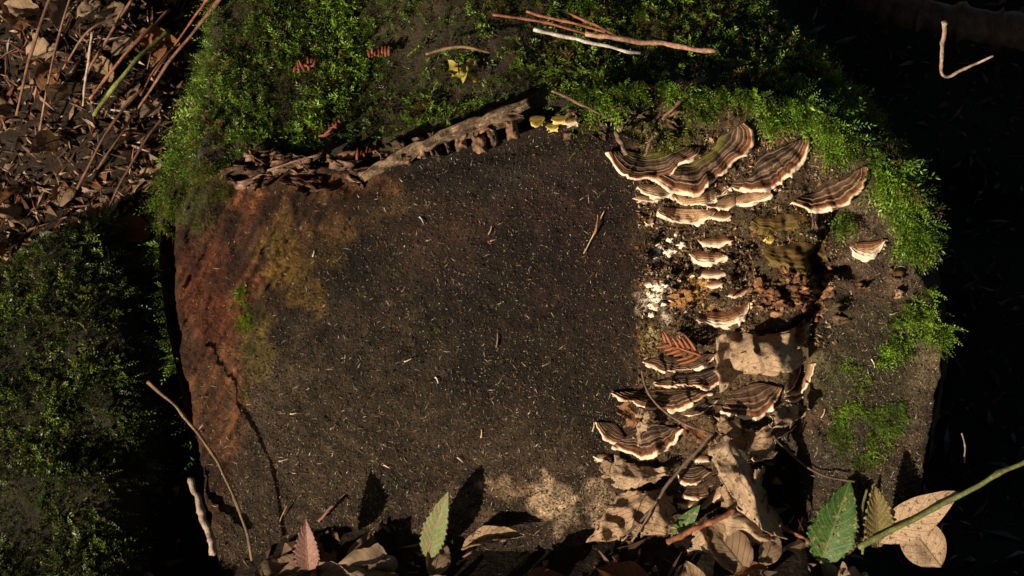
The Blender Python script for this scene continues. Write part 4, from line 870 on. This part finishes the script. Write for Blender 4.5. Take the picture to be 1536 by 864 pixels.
twig('twig', [(478, 782), (500, 758)], 2.2, (.20, .09, .07), 'short reddish twig stub behind the pinkish leaf', [.006, .010], seed=3)
twig('stem', [(420, 782), (430, 758)], 1.0, (.22, .16, .06), 'thin straw stalk left of the pinkish leaf', [.004, .006], seed=4)
twig('bramble_cane', [(1640, 640), (1500, 712), (1465, 730), (1410, 758), (1350, 790), (1290, 822)], (3.4, 4.4), (.11, .125, .035), 'thick green bramble stem crossing the lower right corner', [.06, .046, .044, .036, .030, .024], seed=5, cat='stem')
twig('bramble_cane', [(1300, 735), (1292, 765), (1298, 790), (1294, 830)], 2.0, (.15, .17, .06), 'thin green stalk between the bramble leaves', [.014, .016, .016, .016], seed=6, cat='stem')
twig('leaf_stalk', [(1160, 655), (1196, 690), (1220, 706), (1240, 716), (1262, 720), (1282, 722)], 1.7, (.13, .085, .055), 'thin dark stalk bridging shadow to the bramble leaves', [.02, .014, .01, .008, .008, .01], seed=7, cat='stem')
twig('leaf_stalk', [(1067, 651), (1040, 684), (1016, 708), (1000, 728), (988, 752), (968, 776), (940, 800)], (3.2, 2.0), (.10, .065, .045), 'thick dark leaf stalk slanting through the lower cluster', [.024, .024, .024, .022, .020, .020, .022], seed=8, cat='stem')
twig('leaf_stalk', [(962, 556), (968, 580), (976, 598), (998, 618), (1025, 636), (1066, 651)], 1.8, (.15, .09, .06), 'thin wiry stalk curving over the striped brackets', [.016, .020, .022, .022, .022, .024], seed=9, cat='stem')
twig('leaf_stalk', [(985, 752), (965, 786), (948, 812)], 1.6, (.22, .15, .10), 'fine forked stalk on the crumpled brown leaf', [.022, .024, .026], seed=10, cat='stem')
twig('twig', [(1000, 815), (1040, 795), (1075, 778), (1102, 766)], (4.6, 3.6), (.27, .095, .045), 'rusty red twig lying at the foot of the lower cluster', [.022, .022, .022, .020], seed=11)
twig('twig', [(1150, 780), (1185, 796), (1230, 822)], 3.4, (.25, .10, .06), 'rusty twig running under the large green bramble leaf', [.012, .014, .018], seed=12)
twig('twig', [(968, 234), (973, 218), (979, 204)], 2.2, (.17, .105, .07), 'short twig stub standing on the leftmost crescent bracket', [.010, .012, .010], seed=14)
twig('twig', [(924, 200), (932, 215), (940, 232)], (4.2, 3.0), (.20, .13, .09), 'bark sliver resting against the leftmost crescent bracket', [.006, .010, .012], seed=15)
twig('twig', [(994, 178), (1008, 164), (1020, 152)], 2.0, (.19, .10, .06), 'thin brown twig poking from moss above the brackets', [.012, .016, .016], seed=16)
twig('twig', [(828, 136), (850, 146), (880, 160), (900, 170)], (2.2, 2.0), (.16, .095, .055), 'thin twig across the moss above the yellow buttons', [.014, .014, .012, .010], seed=17)
twig('twig', [(380, 268), (410, 252), (445, 240), (480, 232)], 1.6, (.20, .12, .08), 'slender twig along the crumbling upper left rim', [.012, .014, .014, .012], seed=18)
twig('straw', [(876, 380), (888, 356), (897, 338), (906, 316)], (1.0, .8), (.50, .36, .22), 'thin pale straw lying on the dark face', [.002, .004, .004, .002], seed=20, cat='straw')
twig('straw', [(891, 352), (895, 340), (897, 322)], (1.8, .8), (.36, .15, .07), 'short rusty straw crossing the thin pale straw', [.003, .006, .004], seed=21, cat='straw')
# fern litter and sticks at top left
for i, (p0, p1, r, c, lab) in enumerate([
    ((262, 48), (140, 165), 3.4, (.34, .15, .09), 'smooth reddish fern stalk crossing the litter heap'),
    ((262, 86), (146, 190), 4.2, (.19, .22, .055), 'fresh green stem across the fern litter heap'),
    ((345, 48), (150, 270), 3.0, (.16, .075, .05), 'long dark brown fern stalk nearest the big log'),
    ((210, 52), (128, 140), 2.6, (.22, .11, .07), 'short brown stalk at the upper end of the litter heap'),
    ((300, 90), (215, 160), 2.4, (.17, .08, .05), 'broken stalk lying beside the moss carpet'),
    ((225, 170), (120, 300), 2.8, (.13, .06, .04), 'dim brown stalk low on the litter heap'),
    ((150, 95), (128, 175), 2.4, (.46, .36, .26), 'bleached pale stalk on the litter heap'),
    ((255, 225), (165, 330), 2.6, (.11, .055, .035), 'dark stalk sinking into the gap beside the log'),
    ((180, 60), (100, 120), 2.2, (.24, .13, .08), 'thin tan stalk over the litter heap'),
    ((320, 45), (235, 130), 2.0, (.25, .09, .055), 'thin rust stalk over the litter heap'),
    ((90, 40), (30, 190), 3.0, (.2, .1, .06), 'brown stalk left of the bleached one'),
    ((130, 20), (60, 240), 2.2, (.26, .14, .09), 'slim tan stalk behind the low mossy log')]):
    mid = ((p0[0]+p1[0])/2+random.uniform(-5, 5), (p0[1]+p1[1])/2+random.uniform(-5, 5))
    twig('fern_stalk', [p0, mid, p1], (r, r*.8), c, lab, [.024+.004*(i % 4), .026+.003*(i % 3), .012], mode='hit', seed=30+i, group='fern stalks on the litter heap')
# sticks behind the log at the top and right
twig('stick', [(880, 52), (940, 60), (1000, 66), (1072, 78)], (4.0, 3.0), (.40, .22, .14), 'smooth pinkish stick behind the log top', mode='z', zs=[.30, .295, .29, .285], seed=50)
twig('stick', [(800, 44), (870, 60), (930, 74), (960, 80)], (3.0, 2.0), (.5, .44, .38), 'bleached grey stick behind the log top', mode='z', zs=[.30, .29, .285, .28], seed=51)
for i_, (p_, c_, l_) in enumerate([([(740, 60), (800, 70), (880, 86)], (.22, .08, .045), 'long rusty stalk on the back of the log top'), ([(790, 56), (850, 74), (905, 82)], (.28, .10, .05), 'rust stalk under the bleached stick'), ([(850, 58), (890, 78), (925, 90)], (.2, .07, .04), 'short rusty stalk under the bleached stick'), ([(640, 118), (690, 108), (735, 112)], (.16, .09, .05), 'dull brown stalk half sunk in the moss carpet')]):
    twig('fern_stalk', p_, (2.4, 1.8), c_, l_, [.022, .024, .02], mode='hit', seed=58+i_)
twig('twig', [(1417, 34), (1412, 82), (1411, 106), (1418, 118), (1440, 106), (1490, 84)], (3.2, 1.4), (.34, .24, .18), 'pale V-bent twig hanging over the dark hollow', mode='z', zs=[.33, .30, .29, .285, .29, .30], seed=52, n=44)
twig('fallen_branch', [(1290, -6), (1380, 24), (1470, 40), (1580, 56)], (24, 34), (.10, .055, .033), 'brown fallen branch at the far right behind the hollow', mode='z', zs=[.10, .105, .11, .11], seed=53, rough=.12, n=60, cat='branch')
twig('twig', [(1443, 650), (1448, 668), (1447, 694)], 1.2, (.25, .2, .17), 'thin pale stalk in the dark hollow at right', mode='z', zs=[.06, .05, .03], seed=54)
twig('twig', [(1412, 785), (1414, 830)], 2.4, (.24, .09, .06), 'short red twig stub below the green stem', [.0, .01], seed=55)

# red-brown needle bits on the moss carpet
M_red = mat_plain('red_scrap', (.17, .045, .024), 500, .4, .6)
RED = [(570, 97, 'red-brown conifer scrap on the moss carpet near the top'), (500, 210, 'red-brown scrap at the lower edge of the moss carpet'), (460, 116, 'thin dark red scrap on the moss carpet'), (550, 246, 'rusty scrap on the crumbling rim')]
for i, (x, y, lab) in enumerate(RED):
    P0_, n0 = hit(x, y); e = empty('conifer_scrap', P0_)
    q = np.random.default_rng(i+3); ax = nrm(A_([.8, .5, .1])+q.normal(size=3)*.2)
    for k in range(7):
        o_ = P0_ + ax*(k-3)*.0022 + A_([0, 0, .011]); d = nrm(A_([.2, .8, .1])+q.normal(size=3)*.5)*(.5+.6*q.random())
        V, Fc = tube(A_([o_-d*.004, o_, o_+d*.004+A_([0, 0, .001])]), [.0007, .0012, .0004], 6); adopt(e, mk('scale_leaf', V, Fc, M_red))
    tag(e, lab, 'conifer scrap')

# ------------------------------------------------------------------ loose bits on the face (past counting)
def slivers(P, nv, n, lr, wr, cols, seed):
    q = np.random.default_rng(seed); R = nrm(q.normal(size=(n, 3))); t = nrm(R-(R*nv).sum(1)[:, None]*nv + nv*q.normal(size=(n, 1))*.22); s = np.cross(nv, t)
    L = (lr[0]+(lr[1]-lr[0])*q.random(n)**2.5)[:, None]; W = (wr[0]+(wr[1]-wr[0])*q.random(n)**2)[:, None]
    bend = s*L*q.normal(size=(n, 1))*.12
    V = np.stack([P-t*L, P-s*W+bend, P+t*L, P+s*W+bend, P+nv*W*1.2+bend], 1)
    c = A_(cols)[q.integers(0, len(cols), n)]*(.6+.7*q.random((n, 1)))
    b = np.arange(n)[:, None]*5
    Fc = np.vstack([b+A_([0, 1, 4]), b+A_([1, 2, 4]), b+A_([2, 3, 4]), b+A_([3, 0, 4])])
    return V.reshape(-1, 3), Fc, np.repeat(c, 5, 0)
q = np.random.default_rng(77)
ids = np.where(sd[used // gx.shape[1], used % gx.shape[1]] < -4)[0]
pick = ids[q.integers(0, len(ids), 22000)]; Pp = faceV[pick]+FN*.0002; ppx, ppy = to_px(Pp)
k = q.random(len(pick)) < np.clip(.22+.5*sstep(450, 760, ppy)+.3*sstep(1180, 1260, ppx)-.1*(ppx < 420), .08, 1); Pp = Pp[k]
nvv = nrm(FN+q.normal(size=(len(Pp), 3))*.18)
V, Fc, cc = slivers(Pp, nvv, len(Pp), (.0005, .0036), (.00012, .00034), [(.36, .26, .15), (.5, .4, .27), (.22, .13, .07), (.2, .14, .08), (.30, .13, .07), (.62, .54, .42), (.13, .09, .05)], 5)
tag(mk('wood_splinters', V, Fc, M_bits, col=cc, smooth=False), 'pale straw splinters and needles strewn over the cut face', 'splinters', kind='stuff')
pick = ids[q.integers(0, len(ids), 42000)]; pick = pick[left.ravel()[used][pick] < q.random(len(pick))*.9+.05]; Pp = faceV[pick]; ppx, ppy = to_px(Pp)
nvv = nrm(FN+q.normal(size=(len(Pp), 3))*.5)
V, Fc, cc = slivers(Pp+nvv*.0005, nvv, len(Pp), (.0003, .0015), (.0002, .0006), [(.04, .028, .018), (.075, .052, .033), (.018, .013, .009), (.10, .068, .042), (.06, .028, .017), (.022, .015, .010), (.15, .11, .07)], 6)
tag(mk('wood_crumbs', V, Fc, M_bits, col=cc, smooth=False), 'dark granular crumbs of rotten wood on the cut face', 'crumbs', kind='stuff')
# splinters big enough to pick out
for i, (x, y, l, a, c) in enumerate([(735, 345, 14, 1.2, (.5, .3, .2)), (632, 330, 12, -1.0, (.55, .5, .42)), (740, 360, 10, .2, (.3, .16, .14)), (745, 510, 22, 1.5, (.25, .15, .12)), (612, 540, 12, .5, (.6, .5, .3)), (655, 570, 10, -1.1, (.7, .62, .5)),
                                     (470, 380, 10, 1.3, (.6, .52, .45)), (820, 545, 16, .5, (.3, .22, .16)), (722, 650, 12, 1.5, (.6, .36, .2)), (890, 640, 14, 1.4, (.6, .48, .3)), (1310, 545, 14, -1.2, (.7, .62, .5)), (1340, 470, 12, .3, (.6, .5, .35)), (1235, 620, 14, 1.2, (.5, .35, .22)), (1290, 770, 12, .3, (.4, .3, .2)), (915, 770, 16, .1, (.7, .55, .42)),
                                     (500, 640, 12, .7, (.3, .2, .12)), (580, 700, 10, -.5, (.55, .4, .22)), (690, 690, 12, -.7, (.5, .4, .25)), (425, 690, 14, .3, (.4, .28, .16)), (440, 620, 10, .2, (.5, .4, .25))]):
    d = A_([math.cos(a), -math.sin(a)])*l/2
    twig('splinter', [(x-d[0], y-d[1]), (x+d[0]*.1+1, y), (x+d[0], y+d[1])], (1.3, .7), c, 'loose pale splinter lying on the cut face', [.0012, .002, .0016], seed=600+i, cat='splinter', group='loose splinters on the cut face', n=8)

# ------------------------------------------------------------------ forest litter on the ground
templ = []
for s, (mat, kw) in enumerate([(M_ltan, dict(crump=.05, fold=.2, curl=.25, pleat=.004)), (M_ltan2, dict(crump=.08, fold=.3, curl=.4, pleat=.004)), (M_lrust, dict(crump=.06, fold=.2, curl=.3, pleat=.006)),
                               (M_lpink, dict(crump=.02, fold=.15, curl=.15, serr=.2)), (M_lolive, dict(crump=.03, fold=.15, curl=.2, serr=.2)), (M_ltan, dict(crump=.12, fold=.4, curl=.5, ragged=.4))]):
    U, uv = leafmesh(seed=s+20, nl=22, nw=9, **kw); me_o = mk('blade', U.reshape(-1, 3)*A_([1, .62, 1]), gridf(22, 9), mat, uv=uv.reshape(-1, 2))
    Vt, Ft = tube(np.vstack([[[-.25, .02, .02]], U[::3, 4]*A_([1, .62, 1])-A_([0, 0, .008])]), np.linspace(.018, .006, 9), 5)
    mr = mk('midrib', Vt, Ft, M_twig, col=np.broadcast_to(A_([.15, .09, .05]), (len(Vt), 3))); templ.append((me_o.data, mr.data))
    bpy.data.objects.remove(me_o); bpy.data.objects.remove(mr)
LN = ['tan', 'brown', 'rust-coloured', 'pinkish', 'olive', 'shrivelled tan']
def litter(pts, where, grp):
    for (x, y, s, k) in pts:
        z = float(ground_z(A_([x]), A_([y]))[0])
        e = empty('litter_leaf', (x, y, z+.004)); sc = s
        R = Matrix.Rotation(random.uniform(0, 6.28), 4, 'Z') @ Matrix.Rotation(random.uniform(-.45, .45), 4, 'X') @ Matrix.Rotation(random.uniform(-.4, .2), 4, 'Y')
        e.matrix_world = Matrix.Translation((x, y, z+.006)) @ R @ Matrix.Scale(sc, 4)
        for d, nm_ in zip(templ[k], ('blade', 'midrib')):
            o = bpy.data.objects.new(nm_, d); C.objects.link(o); o.parent = e if nm_ == 'blade' else bl
            bl = o
        tag(e, 'dead %s leaf %s' % (LN[k], where), 'leaf', grp % LN[k])
r2 = random.Random(5)
front = [(r2.uniform(-.30, .30), r2.uniform(-.30, -.128), r2.uniform(.022, .045), r2.choice([0, 1, 1, 2, 5, 1, 5])) for _ in range(120)]
litter(front, 'in the litter before the log', '%s leaves in the litter before the log')
back = [(r2.uniform(-.5, -.16), r2.uniform(.14, .5), r2.uniform(.02, .04), r2.choice([1, 2, 2, 5, 1, 0])) for _ in range(190)]
litter(back, 'on the fern litter heap', '%s leaves on the fern litter heap')
# crumbs of leaf and needle on the soil
n = 9000; q = np.random.default_rng(88); X = q.uniform(-.7, .7, n); Y = q.uniform(-.45, .7, n); Z = ground_z(X, Y)
nvv = nrm(A_([0, 0, 1])+q.normal(size=(n, 3))*.5)
V, Fc, cc = slivers(np.stack([X, Y, Z+.002], 1), nvv, n, (.002, .016), (.0006, .004), [(.10, .055, .03), (.16, .09, .05), (.05, .03, .018), (.2, .12, .07), (.14, .055, .03)], 8)
X = q.uniform(-.52, -.14, 9000); Y = q.uniform(.12, .6, 9000); nv2 = nrm(A_([0, 0, 1])+q.normal(size=(9000, 3))*.5)
V2, F2, c2 = slivers(np.stack([X, Y, ground_z(X, Y)+.003], 1), nv2, 9000, (.002, .014), (.0005, .0022), [(.16, .075, .038), (.24, .13, .075), (.07, .04, .022), (.30, .19, .11), (.18, .06, .03)], 18)
F2 = F2+len(V); V = np.vstack([V, V2]); Fc = np.vstack([Fc, F2]); cc = np.vstack([cc, c2])
tag(mk('leaf_fragments', V, Fc, M_bits, col=cc, smooth=False), 'broken leaf and needle fragments over the forest floor', 'litter', kind='stuff')

# flakes of rotten wood in the fungus zone
q = np.random.default_rng(99); n = 9000; X = q.uniform(955, 1260, n); Y = q.uniform(195, 600, n)
k = (fbm(X/30, Y/30, 0, 131, 3)+.25 > q.normal(size=n)*.35) & (Y < 520+60*(X < 985)); X, Y = X[k], Y[k]; P = face_pt(X, Y, .0008); n = len(P); nvv = nrm(FN+q.normal(size=(n, 3))*.45)
V, Fc, cc = slivers(P, nvv, n, (.0006, .0030), (.0004, .0014), [(.16, .085, .04), (.28, .16, .08), (.08, .05, .024), (.12, .08, .03), (.05, .03, .016), (.42, .30, .19), (.20, .08, .035), (.07, .055, .018)], 9)
tag(mk('rot_flakes', V, Fc, M_bits, col=cc, smooth=False), 'loose flakes of orange and tan rot between the brackets', 'flakes', kind='stuff')

# ------------------------------------------------------------------ unseen trees added round the clearing to shut out most of the sky
M_can = mat_plain('canopy_leaf', (.045, .075, .02), 3, .4, .6, 0, .15); M_trunk = mat_plain('trunk_bark', (.06, .045, .032), 14, .4, .9, .01)
azs = math.degrees(math.atan2(SUN[1], SUN[0]))
def tree(ang, dist, hgt, cr, seed, label):
    q = np.random.default_rng(seed); x, y = math.cos(math.radians(ang))*dist, math.sin(math.radians(ang))*dist
    e = empty('added_shade_tree', (x, y, 0)); lean = A_([-x, -y, 0])/dist
    path = A_([[x, y, -.1+(hgt+.1)*t] + lean*.8*t*t for t in np.linspace(0, 1, 16)])
    V, Fc = tube(path, np.linspace(.24, .06, 16), 12, rough=.2, seed=seed); adopt(e, mk('trunk', V, Fc, M_trunk))
    ctr = path[-1] + lean*dist*.35
    for k in range(6):
        a = q.random()*6.28; st = path[8+k]; en = ctr + A_([math.cos(a), math.sin(a), -.1])*cr*.7
        V, Fc = tube(resample([st, (st+en)/2+A_([0, 0, .4]), en], 10, 1), np.linspace(.07, .02, 10), 6); adopt(e, mk('limb', V, Fc, M_trunk))
    m = 5200; d = nrm(q.normal(size=(m, 3)))*(q.random((m, 1))**.45)*cr*A_([1, 1, .38]); c = ctr+d
    t1 = nrm(q.normal(size=(m, 3))); t2 = nrm(np.cross(t1, q.normal(size=(m, 3)))); sz = (.10+.12*q.random((m, 1)))
    V = np.stack([c-t1*sz, c-t2*sz*.55, c+t1*sz, c+t2*sz*.55], 1).reshape(-1, 3)
    adopt(e, mk('crown', V, np.arange(4*m).reshape(-1, 4), M_can, smooth=False))
    tag(e, label, 'tree', 'unseen trees added to block the sky')
TR = ['unseen leafy tree added to block the sky, %s' % w_ for w_ in ('behind the mossy log', 'behind the log top', 'beyond the dark hollow', 'beyond the green cane', 'opposite the cut face', 'opposite the brackets', 'beside the litter heap', 'deep behind the fallen branch')]
for i, off in enumerate((38, 75, 118, 160, 200, 242, 285, 322)):
    tree(azs+off, 4.2+.8*(i % 3), 4.6+.5*(i % 2), 3.6, 800+i, TR[i])

P0_, n0 = hit(700, 128); e = empty('lichen_clump', P0_); q = np.random.default_rng(2)
M_lich = mat_plain('yellow_lichen', (.34, .27, .05), 700, .4, .8, .0006, .1)
for k in range(9):
    a = q.random()*6.28; d = A_([math.cos(a), math.sin(a)*.6, .3]); c = P0_+A_([q.normal()*.007, q.normal()*.004, .008+.003*q.random()])
    th = np.linspace(0, 1, 7)[:, None]; ph = np.linspace(-1, 1, 9)[None]
    t1 = nrm(d); t2 = nrm(np.cross(t1, A_([0, 0, 1.0]))); t3 = np.cross(t2, t1); r = .006
    V = c + r*(th[..., None]*t1*np.cos(ph*1.2)[..., None] + (th*np.sin(ph*1.2))[..., None]*t2 + (.5*th**2*vnoise(ph*2+k, th*2, 0, k))[..., None]*t3)
    adopt(e, mk('lobe', V.reshape(-1, 3), gridf(7, 9), M_lich))
tag(e, 'yellow lobed lichen clump on the moss carpet', 'lichen')
